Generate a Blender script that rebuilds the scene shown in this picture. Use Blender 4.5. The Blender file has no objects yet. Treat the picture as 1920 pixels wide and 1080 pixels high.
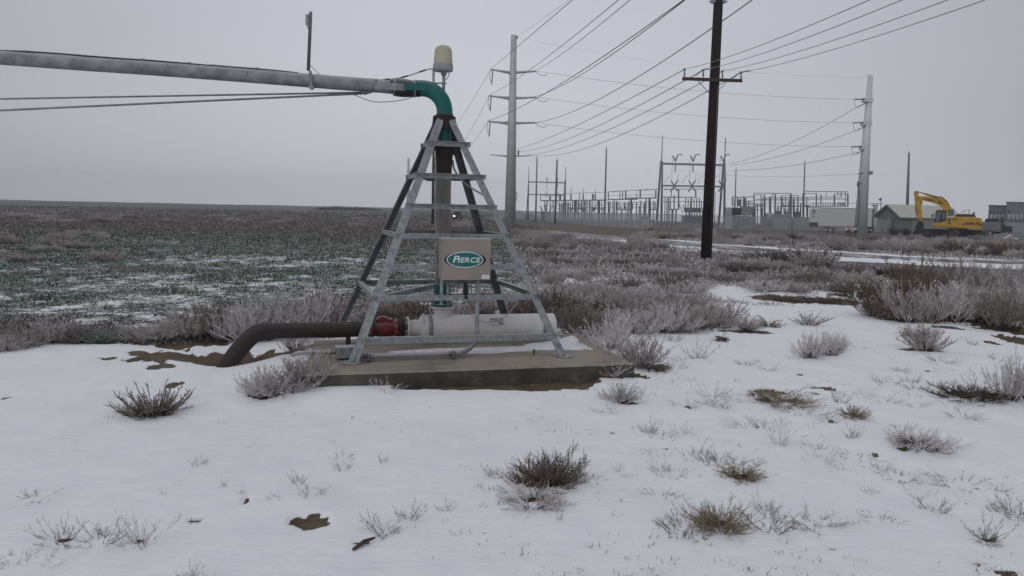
import bpy, math, random
import numpy as np
from mathutils import Vector as V, Matrix, noise as mnoise
random.seed(7)
RNG = np.random.default_rng(11)
SC = bpy.context.scene
COL = SC.collection
F = 1500.0
CAMZ = 1.9
PITCH = math.atan(148/1500.0); ROLL = math.radians(1.2)
CAM = V((0, 0, CAMZ))
FWD = V((0, math.cos(PITCH), -math.sin(PITCH)))
R0 = V((1, 0, 0)); U0 = V((0, math.sin(PITCH), math.cos(PITCH)))
RT = R0*math.cos(ROLL)+U0*math.sin(ROLL)
UP = -R0*math.sin(ROLL)+U0*math.cos(ROLL)

def ray(px, py):
    return FWD+RT*((px-960)/F)+UP*((540-py)/F)
def D(px, py, y):
    "world point on the photo's line of sight at distance y"
    r = ray(px, py); return CAM+r*(y/r.y)
def PL(px, py, z):
    r = ray(px, py); return CAM+r*((z-CAMZ)/r.z)
def proj(p):
    d = V(p)-CAM; w = d.dot(FWD)
    return 960+F*d.dot(RT)/w, 540-F*d.dot(UP)/w

# ---------- numpy value noise ----------
def _h(i, j, s):
    n = (i.astype(np.int64)*374761393+j.astype(np.int64)*668265263+s*974711) & 0x7fffffff
    n = ((n ^ (n >> 13))*1274126177) & 0x7fffffff
    return ((n ^ (n >> 16)) & 0xffff)/65535.0
def vnoise(x, y, s=0):
    xi = np.floor(x); yi = np.floor(y); fx = x-xi; fy = y-yi
    fx = fx*fx*(3-2*fx); fy = fy*fy*(3-2*fy)
    a = _h(xi, yi, s); b = _h(xi+1, yi, s); c = _h(xi, yi+1, s); d = _h(xi+1, yi+1, s)
    return (a+(b-a)*fx)*(1-fy)+(c+(d-c)*fx)*fy
def fbm(x, y, o=4, s=0):
    x = np.asarray(x, float); y = np.asarray(y, float)
    t = 0; a = .5; n = 0
    for k in range(o):
        t = t+a*vnoise(x*2**k+17.3*k, y*2**k+5.1*k, s+k); n += a; a *= .5
    return t/n
def sstep(a, b, x):
    t = np.clip((x-a)/(b-a), 0, 1); return t*t*(3-2*t)

# ---------- terrain ----------
def slope_z(y):
    return -.006*np.clip(y-35, 0, 90)
PAT = []   # soil patches melted through the snow: world x, y, rx, ry, depth
def patch(px, py, rx, ry, dep=.03, ang=0, z=0):
    p = PL(px, py, z); Z = p.y
    PAT.append((p.x, p.y, max(rx*Z/F, .03), max(ry*Z*Z/(F*CAMZ), .03), dep, ang))
for a in [(315, 664, 58, 13, .04), (300, 686, 24, 6, .03), (262, 660, 22, 5, .03), (200, 669, 20, 3, .02), (327, 718, 19, 6, .03),
          (580, 980, 36, 17, .045), (462, 938, 8, 10, .03), (365, 976, 14, 3, .02), (330, 645, 40, 6, .03), (395, 640, 30, 6, .03),
           (1230, 688, 30, 6, .03),
          (1543, 728, 21, 4, .03), (1528, 737, 10, 3, .02), (1455, 750, 34, 7, .03), (1600, 778, 20, 5, .03), (1835, 738, 60, 8, .04),
          (1880, 612, 44, 12, .05), (1900, 632, 28, 9, .04), (1830, 604, 14, 4, .03), (1862, 640, 14, 4, .03), (1440, 735, 30, 5, .03),
          (1850, 1014, 20, 6, .03), (684, 1020, 18, 4, .03), (1020, 902, 45, 10, .03), (1000, 940, 14, 5, .03), (1890, 1076, 22, 8, .04),
          (1830, 1058, 9, 3, .02), (14, 740, 6, 4, .03), (1354, 632, 12, 5, .03), (1150, 808, 5, 2, .02), (1345, 984, 26, 7, .03),
          (1175, 753, 20, 5, .03), (505, 738, 45, 8, .03), (285, 772, 34, 5, .02), (1780, 612, 30, 4, .02), (1390, 892, 20, 5, .02),
          (120, 1010, 18, 3, .02), (265, 1014, 12, 3, .02), (1300, 600, 50, 5, .03), (1470, 557, 60, 6, .05), (1560, 560, 50, 5, .05),
          (870, 640, 200, 8, .02), (1400, 620, 60, 4, .02), (1545, 660, 40, 5, .02), (1725, 652, 45, 5, .02), (1290, 762, 9, 3, .02), (1560, 792, 10, 3, .02), (1745, 694, 12, 3, .02), (1640, 852, 9, 4, .02), (1250, 835, 6, 2, .02), (1690, 842, 14, 4, .02), (1500, 705, 10, 3, .02), (1420, 800, 8, 3, .02), (1560, 1030, 10, 4, .02), (1760, 1055, 12, 4, .02)]:
    patch(*a)
for a in [(930, 717, 180, 13), (1000, 718, 85, 13), (1075, 708, 60, 12), (830, 722, 100, 9), (1150, 698, 50, 7)]: patch(*a, .045, 0, .06)
PITP = PL(425, 668, 0)
PADZ = .2
def soil_mask(x, y):
    w = fbm(x*7, y*7, 3, 5)-.5; w2 = fbm(x*28, y*28, 3, 8)-.5
    m = np.zeros_like(x)
    for (cx, cy, rx, ry, dep, ang) in PAT:
        d = np.sqrt(((x-cx)/rx)**2+((y-cy)/ry)**2)+w*1.2*min(1, .4/rx)+w2*.5*min(1, .2/rx)
        m = np.maximum(m, (1-sstep(.68, 1.22, d))*dep)
    return m
def terrain(x, y):
    x = np.asarray(x, float); y = np.asarray(y, float)
    z = slope_z(y)
    near = 1-sstep(10, 16, y)
    z = z+(fbm(x*.28+3, y*.28, 3, 1)-.5)*.14*(1-near*.35)
    z = z+(fbm(x*1.7, y*1.7, 3, 2)-.5)*.04
    z = z+(fbm(x*5, y*5, 3, 3)-.5)*.012*(1-sstep(8, 40, y))
    # low hummocks on the right foreground
    z = z+sstep(1.5, 4, x)*(1-sstep(9, 13, y))*(fbm(x*2.6, y*2.6, 3, 9)-.45)*.06
    z = z+sstep(40, 120, y)*(fbm(x*.05, y*.05, 3, 4)-.5)*.25*(x < 10)
    z = z+sstep(150, 420, y)*(fbm(x*.008+3, y*.006, 4, 14)-.42)*3.2*(1-sstep(-10, 30, x))
    d = np.sqrt(((x-PITP.x-.33)*.62)**2+((y-PITP.y-.26)*.85)**2)
    z = z-.30*(1-sstep(.05, .75, d))
    # flatten below the slab
    k = 1-sstep(1.9, 2.7, np.sqrt((x+.75)**2+(y-9.6)**2)); z = z*(1-k)+(.06+.03*sstep(-.9, -2.6, x))*k
    return z
def gz(x, y):
    return float(terrain(np.array([x]), np.array([y]))[0])
def G(px, py, lift=0):
    "point of the terrain seen at a photo pixel"
    z = 0.0
    for _ in range(6):
        p = PL(px, py, min(z+lift, CAMZ-.3)); z = gz(p.x, p.y)
    return V((p.x, p.y, z+lift))

# ---------- materials ----------
def newmat(name):
    m = bpy.data.materials.new(name); m.use_nodes = True
    nt = m.node_tree; b = nt.nodes['Principled BSDF']
    return m, nt, b
def N(nt, t, **k):
    n = nt.nodes.new(t)
    for a, v in k.items(): setattr(n, a, v)
    return n
def coords(nt, obj=True):
    return N(nt, 'ShaderNodeTexCoord').outputs['Object']
def noise_node(nt, vec, scale, detail=4, rough=.6, stretch=None):
    if stretch:
        mp = N(nt, 'ShaderNodeMapping'); mp.inputs['Scale'].default_value = stretch
        nt.links.new(vec, mp.inputs['Vector']); vec = mp.outputs['Vector']
    n = N(nt, 'ShaderNodeTexNoise'); n.inputs['Scale'].default_value = scale
    n.inputs['Detail'].default_value = detail; n.inputs['Roughness'].default_value = rough
    nt.links.new(vec, n.inputs['Vector']); return n.outputs['Fac']
def ramp(nt, fac, stops):
    r = N(nt, 'ShaderNodeValToRGB'); e = r.color_ramp.elements
    while len(e) > len(stops): e.remove(e[-1])
    while len(e) < len(stops): e.new(.5)
    for el, (p, c) in zip(e, stops):
        el.position = p; el.color = (*c, 1) if len(c) == 3 else c
    nt.links.new(fac, r.inputs['Fac']); return r.outputs['Color']
def mixc(nt, fac, a, b):
    m = N(nt, 'ShaderNodeMix', data_type='RGBA')
    for s, v in ((m.inputs[0], fac), (m.inputs[6], a), (m.inputs[7], b)):
        if hasattr(v, 'is_output') or isinstance(v, bpy.types.NodeSocket): nt.links.new(v, s)
        elif isinstance(v, (int, float)): s.default_value = v
        else: s.default_value = (*v, 1)
    return m.outputs[2]
def math_node(nt, op, a, b=0.0, clamp=False):
    m = N(nt, 'ShaderNodeMath', operation=op, use_clamp=clamp)
    for s, v in ((m.inputs[0], a), (m.inputs[1], b)):
        if isinstance(v, (int, float)): s.default_value = v
        else: nt.links.new(v, s)
    return m.outputs[0]
def bump(nt, b, h, strength=.3, dist=.01):
    n = N(nt, 'ShaderNodeBump'); n.inputs['Strength'].default_value = strength
    n.inputs['Distance'].default_value = dist
    nt.links.new(h, n.inputs['Height']); nt.links.new(n.outputs[0], b.inputs['Normal'])
def frost_top(nt, col, amount=.6, lo=.35, hi=.95, frost=(.62, .64, .68)):
    "rime lying on upward faces"
    g = N(nt, 'ShaderNodeNewGeometry'); s = N(nt, 'ShaderNodeSeparateXYZ')
    nt.links.new(g.outputs['Normal'], s.inputs[0])
    mr = N(nt, 'ShaderNodeMapRange'); mr.inputs[1].default_value = lo; mr.inputs[2].default_value = hi
    mr.inputs[4].default_value = amount
    nt.links.new(s.outputs[2], mr.inputs[0])
    nz = noise_node(nt, coords(nt), 30, 5, .7)
    f = math_node(nt, 'MULTIPLY', mr.outputs[0], math_node(nt, 'MULTIPLY', nz, 1.7), True)
    return mixc(nt, f, col, frost)
MATS = {}
def mat(name, c1, c2=None, scale=8, rough=.6, metal=0, bmp=.2, frost=0, stretch=None, detail=5, lo=.3, hi=.7, spec=.4, bd=.003):
    if name in MATS: return MATS[name]
    m, nt, b = newmat(name); c2 = c2 or tuple(v*.7 for v in c1)
    n = noise_node(nt, coords(nt), scale, detail, .65, stretch)
    col = ramp(nt, n, [(lo, c2), (hi, c1)])
    if frost: col = frost_top(nt, col, frost)
    nt.links.new(col, b.inputs['Base Color'])
    b.inputs['Roughness'].default_value = rough; b.inputs['Metallic'].default_value = metal
    b.inputs['Specular IOR Level'].default_value = spec
    if bmp: bump(nt, b, noise_node(nt, coords(nt), scale*5, 4, .7), bmp, bd)
    MATS[name] = m; return m

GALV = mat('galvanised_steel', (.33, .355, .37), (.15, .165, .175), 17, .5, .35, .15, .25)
GALVD = mat('weathered_shaded_galvanised', (.13, .145, .15), (.06, .068, .072), 9, .6, .3, .2, .5)  # weathered fittings; its dark tone also paints shade on rear frame members
GALVP = mat('galvanised_pipe_steel', (.29, .305, .315), (.12, .13, .135), 6, .6, .25, .3, .6, stretch=(1, 1, 1))
TEAL = mat('teal_paint', (.0, .115, .105), (.0, .07, .07), 5, .4, 0, .1, .22)
RUST = mat('rusted_steel', (.040, .026, .019), (.014, .010, .009), 7, .8, .1, .4, .12)
RUST2 = mat('oily_rusted_pipe', (.030, .016, .013), (.007, .0065, .006), 3.5, .65, .0, .35, .05)
COLM = mat('mud_stained_steel', (.26, .24, .225), (.10, .09, .082), 6, .75, .05, .3, .2, stretch=(1, 1, .25))
WHITEP = mat('white_pipe_paint', (.68, .665, .66), (.50, .48, .47), 2.5, .45, 0, .1, .3, stretch=(1, 1, 1))
REDP = mat('red_enamel', (.17, .008, .014), (.07, .005, .008), 9, .35, 0, .1, .2)
BLACK = mat('black_rubber', (.02, .02, .024), (.01, .01, .012), 20, .45, 0, .3, .35)
BEIGE = mat('beige_fibreglass', (.42, .41, .30), (.36, .35, .25), 3, .6, 0, .05, .12)
GREYPL = mat('grey_plastic', (.30, .31, .33), (.2, .21, .22), 10, .6, 0, .1, .5)
BOXP = mat('tan_box_paint', (.30, .268, .235), (.24, .213, .187), 3, .55, .1, .08, .25)
CONC = None
DARKC = mat('black_cable', (.015, .015, .017), (.01, .01, .01), 20, .6, 0, 0, .5)
FROSTC = mat('frosted_cable', (.33, .33, .35), (.18, .18, .19), 40, .8, 0, .1, .5)
WHITE = mat('white_vinyl', (.72, .74, .76), (.66, .68, .70), 8, .5, 0, 0, 0)
BLK = mat('black_vinyl', (.01, .01, .012), (.008, .008, .01), 8, .5, 0, 0, 0)
WOODP = mat('creosote_wood', (.022, .014, .011), (.008, .006, .006), 6, .85, 0, .6, .02, stretch=(3, 3, .2), spec=.2)
WOODX = mat('crossarm_wood', (.07, .042, .038), (.04, .025, .022), 6, .85, 0, .3, .3, stretch=(.3, 3, 3))
POLES = mat('pale_steel_pole', (.50, .525, .53), (.38, .40, .41), 1.2, .6, .2, .1, 0)
POLEW = mat('bright_steel_pole', (.60, .645, .68), (.52, .56, .60), 1.2, .6, .15, .1, 0)
WIRE = mat('conductor_aluminium', (.16, .165, .175), (.12, .125, .13), 3, .7, .1, 0, 0)
WIREP = mat('frosted_conductor', (.34, .35, .37), (.28, .29, .3), 3, .8, 0, 0, 0)
SUBS = mat('substation_steel', (.14, .158, .163), (.09, .105, .11), 2, .6, .2, 0, .4)
SUBP = mat('substation_pale_steel', (.27, .30, .31), (.18, .205, .21), 2, .6, .2, 0, .4)
PORC = mat('grey_porcelain', (.09, .10, .105), (.06, .07, .07), 8, .4, 0, 0, .3)

# ---------- mesh builder ----------
class MB:
    def __init__(s): s.v = []; s.f = []; s.m = []; s.sm = []
    def add(s, vs, fs, mi=0, smooth=False):
        o = len(s.v); s.v += [tuple(v) for v in vs]
        for f in fs: s.f.append(tuple(i+o for i in f)); s.m.append(mi); s.sm.append(smooth)
        return s
    def box(s, c, sx, sy, sz, ax=None, mi=0):
        "c centre, full sizes, ax = (ux,uy,uz) axes"
        ux, uy, uz = ax or (V((1, 0, 0)), V((0, 1, 0)), V((0, 0, 1))); c = V(c)
        vs = [c+ux*(a*sx/2)+uy*(b*sy/2)+uz*(d*sz/2) for a in (-1, 1) for b in (-1, 1) for d in (-1, 1)]
        s.add(vs, [(0, 1, 3, 2), (4, 6, 7, 5), (0, 4, 5, 1), (2, 3, 7, 6), (0, 2, 6, 4), (1, 5, 7, 3)], mi); return s
    def tube(s, pts, r, n=12, mi=0, cap=True, smooth=True):
        pts = [V(p) for p in pts]; k = len(pts)
        rs = r if isinstance(r, (list, tuple)) else [r]*k
        t0 = (pts[1]-pts[0]).normalized()
        u = t0.orthogonal().normalized()
        if abs(t0.z) < .9: u = t0.cross(V((0, 0, 1))).normalized()
        vs = []; fs = []
        for i, p in enumerate(pts):
            t = (pts[min(i+1, k-1)]-pts[max(i-1, 0)])
            t = t.normalized() if t.length > 1e-9 else t0
            u = (u-t*u.dot(t)).normalized(); w = t.cross(u)
            for j in range(n):
                a = 2*math.pi*j/n; vs.append(p+(u*math.cos(a)+w*math.sin(a))*rs[i])
        for i in range(k-1):
            for j in range(n):
                a = i*n+j; b = i*n+(j+1) % n; fs.append((a, b, b+n, a+n))
        s.add(vs, fs, mi, smooth)
        if cap:
            o = len(s.v)-k*n
            s.f.append(tuple(o+j for j in range(n))[::-1]); s.m.append(mi); s.sm.append(False)
            s.f.append(tuple(o+(k-1)*n+j for j in range(n))); s.m.append(mi); s.sm.append(False)
        return s
    def disc(s, c, ax, r, t, n=20, mi=0):
        c = V(c); ax = V(ax).normalized(); return s.tube([c-ax*t/2, c+ax*t/2], r, n, mi, True, False)
    def bar(s, a, b, w, d=None, up=V((0, 0, 1)), mi=0):
        "rectangular bar a->b, width w (sideways) depth d"
        a = V(a); b = V(b); t = (b-a); L = t.length; t = t/L; d = d or w
        x = t.cross(up)
        if x.length < 1e-3: x = t.cross(V((0, 1, 0)))
        x.normalize(); y = x.cross(t)
        return s.box((a+b)/2, L, w, d, (t, x, y), mi)
    def angle(s, a, b, da, db, w, t=.009, mi=0):
        "L-section a->b, flanges running along da and db"
        a = V(a); b = V(b); ax = (b-a).normalized(); L = (b-a).length; c = (a+b)/2
        da = (V(da)-ax*V(da).dot(ax)).normalized(); db = (V(db)-ax*V(db).dot(ax)).normalized()
        na = ax.cross(da).normalized(); nb = ax.cross(db).normalized()
        if na.dot(db) < 0: na = -na
        if nb.dot(da) < 0: nb = -nb
        s.box(c+da*w/2+na*t/2, L, w, t, (ax, da, ax.cross(da)), mi)
        s.box(c+db*(w/2+t*.3)+nb*t/2, L-.002, w-t*.6-.002, t, (ax, db, ax.cross(db)), mi)
        return s
    def ext(s, poly, y0, y1, mi=0):
        "poly: world points (facing the viewer), thickness along world y by (y1-y0)"
        n = len(poly); k = (sum(p[0] for p in poly)/n)/(sum(p[1] for p in poly)/n)   # depth runs along the line of sight, as the thing stands turned to the road
        a = [V(p)+V((k*y0, y0, 0)) for p in poly]; b = [V(p)+V((k*y1, y1, 0)) for p in poly]
        s.add(a+b, [tuple(range(n)), tuple(range(2*n-1, n-1, -1))]+[(i, n+i, n+(i+1) % n, (i+1) % n) for i in range(n)], mi)
        return s
    def lathe(s, c, prof, n=24, mi=0, ax=V((0, 0, 1)), smooth=True):
        c = V(c); ax = V(ax).normalized(); u = ax.orthogonal().normalized(); w = ax.cross(u)
        vs = []; fs = []; k = len(prof)
        for (r, h) in prof:
            for j in range(n):
                a = 2*math.pi*j/n; vs.append(c+ax*h+(u*math.cos(a)+w*math.sin(a))*max(r, 1e-4))
        for i in range(k-1):
            for j in range(n):
                a = i*n+j; b = i*n+(j+1) % n; fs.append((a, b, b+n, a+n))
        s.add(vs, fs, mi, smooth); return s
    def build(s, name, mats, parent=None, origin=None, bevel=0):
        me = bpy.data.meshes.new(name)
        o0 = V(origin) if origin is not None else wloc(parent)
        me.from_pydata([(v[0]-o0.x, v[1]-o0.y, v[2]-o0.z) for v in s.v], [], s.f)
        if not isinstance(mats, (list, tuple)): mats = [mats]
        for m in mats: me.materials.append(m)
        me.polygons.foreach_set('material_index', s.m); me.polygons.foreach_set('use_smooth', s.sm)
        me.update()
        o = bpy.data.objects.new(name, me); COL.objects.link(o)
        if parent: o.parent = parent
        elif origin is not None: o.location = origin
        if bevel:
            bm = o.modifiers.new('bevel', 'BEVEL'); bm.width = bevel; bm.segments = 2; bm.limit_method = 'ANGLE'
        return o
def wloc(o):
    p = V((0, 0, 0))
    while o is not None: p += V(o.location); o = o.parent
    return p
def thing(name, label, cat, loc, group=None):
    o = bpy.data.objects.new(name, None); COL.objects.link(o); o.location = loc
    o.empty_display_size = .2
    return tag(o, label, cat, group)
def tag(o, label=None, cat=None, group=None, kind=None):
    if label: o['label'] = label
    if cat: o['category'] = cat
    if group: o['group'] = group
    if kind: o['kind'] = kind
    return o
def text_mesh(body, size, shear=0, offset=0, extrude=.002, sx=1, space=1):
    cu = bpy.data.curves.new('t', 'FONT'); cu.body = body; cu.size = size; cu.shear = shear
    cu.offset = offset; cu.extrude = extrude; cu.align_x = 'CENTER'; cu.align_y = 'CENTER'; cu.space_character = space
    cu.resolution_u = 3
    ob = bpy.data.objects.new('t', cu); COL.objects.link(ob)
    bpy.context.view_layer.update()
    me = bpy.data.meshes.new_from_object(ob.evaluated_get(bpy.context.evaluated_depsgraph_get()))
    vs = [V((v.co.x*sx, v.co.y, v.co.z)) for v in me.vertices]; fs = [tuple(p.vertices) for p in me.polygons]
    bpy.data.objects.remove(ob); bpy.data.meshes.remove(me); bpy.data.curves.remove(cu)
    return vs, fs
def put_text(m, body, size, c, ux, uz, n, mi=0, **k):
    vs, fs = text_mesh(body, size, **k)
    m.add([V(c)+V(ux)*v.x+V(uz)*v.y+V(n)*v.z for v in vs], fs, mi)
# ---------- camera, world, light ----------
cam = bpy.data.objects.new('camera', bpy.data.cameras.new('camera')); COL.objects.link(cam)
cam.data.sensor_width = 36; cam.data.lens = F/1920*36; cam.data.clip_start = .05; cam.data.clip_end = 6000
mw = Matrix((RT, UP, -FWD)).transposed().to_4x4(); mw.translation = CAM; cam.matrix_world = mw
SC.camera = cam
w = bpy.data.worlds.new('World'); SC.world = w; w.use_nodes = True
nt = w.node_tree; bg = nt.nodes['Background']
SUN_EL, SUN_AZ = math.radians(34), math.radians(212)   # azimuth from +y towards +x
sky = N(nt, 'ShaderNodeTexSky'); sky.sky_type = 'NISHITA'; sky.sun_disc = False
sky.sun_elevation = SUN_EL; sky.sun_rotation = SUN_AZ; sky.air_density = 1; sky.dust_density = 5
tc = N(nt, 'ShaderNodeTexCoord'); sp = N(nt, 'ShaderNodeSeparateXYZ'); nt.links.new(tc.outputs['Generated'], sp.inputs[0])
# even cloud deck: brighter to the right of centre, greyer low down and to the left
zc = math_node(nt, 'MAXIMUM', sp.outputs[2], 0.0)
grey = ramp(nt, zc, [(0, (.60, .61, .66)), (.06, (.57, .58, .63)), (.2, (.525, .54, .59)), (.5, (.50, .515, .56)), (1, (.50, .51, .55))])
gx = math_node(nt, 'ADD', sp.outputs[0], .04); az = math_node(nt, 'MULTIPLY', math_node(nt, 'MULTIPLY', gx, gx), -1.0); az = math_node(nt, 'MAXIMUM', az, -.35)
blot = noise_node(nt, tc.outputs['Generated'], 1.6, 3, .5, (1, 1, 3))
k = math_node(nt, 'ADD', math_node(nt, 'ADD', az, 1.0), math_node(nt, 'MULTIPLY', math_node(nt, 'SUBTRACT', blot, .5), .22))
k = math_node(nt, 'MINIMUM', k, 1.1)
vm = N(nt, 'ShaderNodeVectorMath', operation='SCALE'); nt.links.new(grey, vm.inputs[0]); nt.links.new(k, vm.inputs[3])
vs_ = N(nt, 'ShaderNodeVectorMath', operation='SCALE'); nt.links.new(sky.outputs[0], vs_.inputs[0]); vs_.inputs[3].default_value = .004
va = N(nt, 'ShaderNodeVectorMath', operation='ADD'); nt.links.new(vm.outputs[0], va.inputs[0]); nt.links.new(vs_.outputs[0], va.inputs[1])
nt.links.new(va.outputs[0], bg.inputs['Color']); bg.inputs['Strength'].default_value = 1.0
sl = bpy.data.lights.new('sun', 'SUN'); sl.energy = .5; sl.angle = math.radians(40); sl.color = (1, .96, .92)
so = bpy.data.objects.new('sun', sl); COL.objects.link(so)
sd = V((math.sin(SUN_AZ)*math.cos(SUN_EL), math.cos(SUN_AZ)*math.cos(SUN_EL), math.sin(SUN_EL)))
so.rotation_euler = sd.to_track_quat('Z', 'Y').to_euler(); so.location = (20, 10, 40)
SC.view_settings.view_transform = 'Standard'; SC.view_settings.look = 'None'; SC.view_settings.exposure = .06; SC.view_settings.gamma = 1
SC.render.engine = 'CYCLES'
SC.cycles.use_denoising = True; SC.cycles.max_bounces = 6; SC.cycles.diffuse_bounces = 3; SC.cycles.transparent_max_bounces = 24
SC.cycles.volume_bounces = 1
HAZE = .0006
if HAZE:
    hm = bpy.data.materials.new('haze'); hm.use_nodes = True; nt = hm.node_tree
    for n in list(nt.nodes):
        if n.type == 'BSDF_PRINCIPLED': nt.nodes.remove(n)
    pv = N(nt, 'ShaderNodeVolumePrincipled'); pv.inputs['Color'].default_value = (.93, .945, .97, 1)
    pv.inputs['Density'].default_value = HAZE; pv.inputs['Anisotropy'].default_value = .0
    out = [n for n in nt.nodes if n.type == 'OUTPUT_MATERIAL'][0]
    nt.links.new(pv.outputs[0], out.inputs['Volume'])
    hb = MB().box((0, 640, 21), 2100, 1500, 50).build('haze', hm); hb['kind'] = 'stuff'
    hb['label'] = 'pale winter haze over the whole plain'; hb['category'] = 'haze'

# ---------- ground ----------
def zone(x, y):
    "snow fraction, green crop, bare earth for each ground point"
    wob = (fbm(x*.35, y*.35, 3, 21)-.5)
    snow = np.ones_like(x); green = np.zeros_like(x); earth = np.zeros_like(x)
    edge = 10.7+wob*1.2+np.clip(x+3.5, 0, 20)*.15
    fld = sstep(-.15, .35, y-edge)                 # field starts
    left = 1-sstep(-1.2, 2.2, x-(y-12)*.02)         # crop side
    s_left = .50-.10*sstep(17, 27, y)-.19*sstep(36, 62, y)+wob*.10+(fbm(x*.9, y*.9, 3, 25)-.5)*.16
    s_left = s_left+.12*np.exp(-((y-27)/3.)**2)*(x > -12)-.25*(1-sstep(10.7, 12.2, y))
    # right side: open snow near, scrub litter further out
    s_right = 1-.62*sstep(19.5, 25, y+wob*8)-.1*sstep(45, 60, y)
    s_right = np.where(x < 2.5, np.minimum(s_right, .66-.2*sstep(16, 30, y)+wob*.5), s_right)
    s = s_left*left+s_right*(1-left)
    snow = 1-fld*(1-s)
    green = fld*left*(1-sstep(50, 66, y)*.8+sstep(130, 170, y)*.5)*(.55+.9*(fbm(x*.12, y*.2, 3, 31)-.3))
    # strips by the road, brown apron in front of the switchyard fence
    rx, d = road_dist(x, y)
    snow = np.where((np.abs(d) < 5.2) & (x > 0), np.maximum(snow, .97-.2*sstep(3.4, 5.2, np.abs(d))), snow)
    ap = sstep(60, 64, y)*(1-sstep(105, 140, y))*(x > 3)*(1-sstep(16, 22, x-(y-60)*.1))
    earth = ap; snow = snow*(1-ap)+ap*.10
    yard = sstep(100, 118, y)*(x > 5); snow = snow*(1-yard)+yard*.3; beyond = sstep(190, 260, y)*(x > 8); snow = snow*(1-beyond)+beyond*.75; earth = np.maximum(earth, yard*.5)
    far = sstep(60, 100, y)*(x <= 3); snow = snow*(1-far)+far*.08
    return np.clip(snow, 0, 1), np.clip(green, 0, 1), earth
ROADP = [G(2300, 510), G(1920, 494), G(1740, 487), G(1562, 478), G(1396, 468), G(1300, 460), G(1225, 452), G(1110, 442), G(1009, 433), G(900, 427)]
def road_curve():
    P = ROADP; out = []
    for i in range(len(P)-1):
        p0 = P[max(i-1, 0)]; p1 = P[i]; p2 = P[i+1]; p3 = P[min(i+2, len(P)-1)]
        for k in range(12):
            t = k/12
            out.append(.5*((2*p1)+(p2-p0)*t+(2*p0-5*p1+4*p2-p3)*t*t+(3*p1-p0-3*p2+p3)*t**3))
    out.append(P[-1]); return out
RC = road_curve()
_rx = np.array([p.x for p in RC]); _ry = np.array([p.y for p in RC])
def road_dist(x, y):
    d = np.full(x.shape, 1e9)
    sel = (x > -6) & (y > 24) & (y < 95)
    if sel.any():
        xs = x[sel]; ys = y[sel]; dm = np.full(xs.shape, 1e9)
        for a, b in zip(_rx, _ry): dm = np.minimum(dm, (xs-a)**2+(ys-b)**2)
        d[sel] = np.sqrt(dm)
    return x, d
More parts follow.
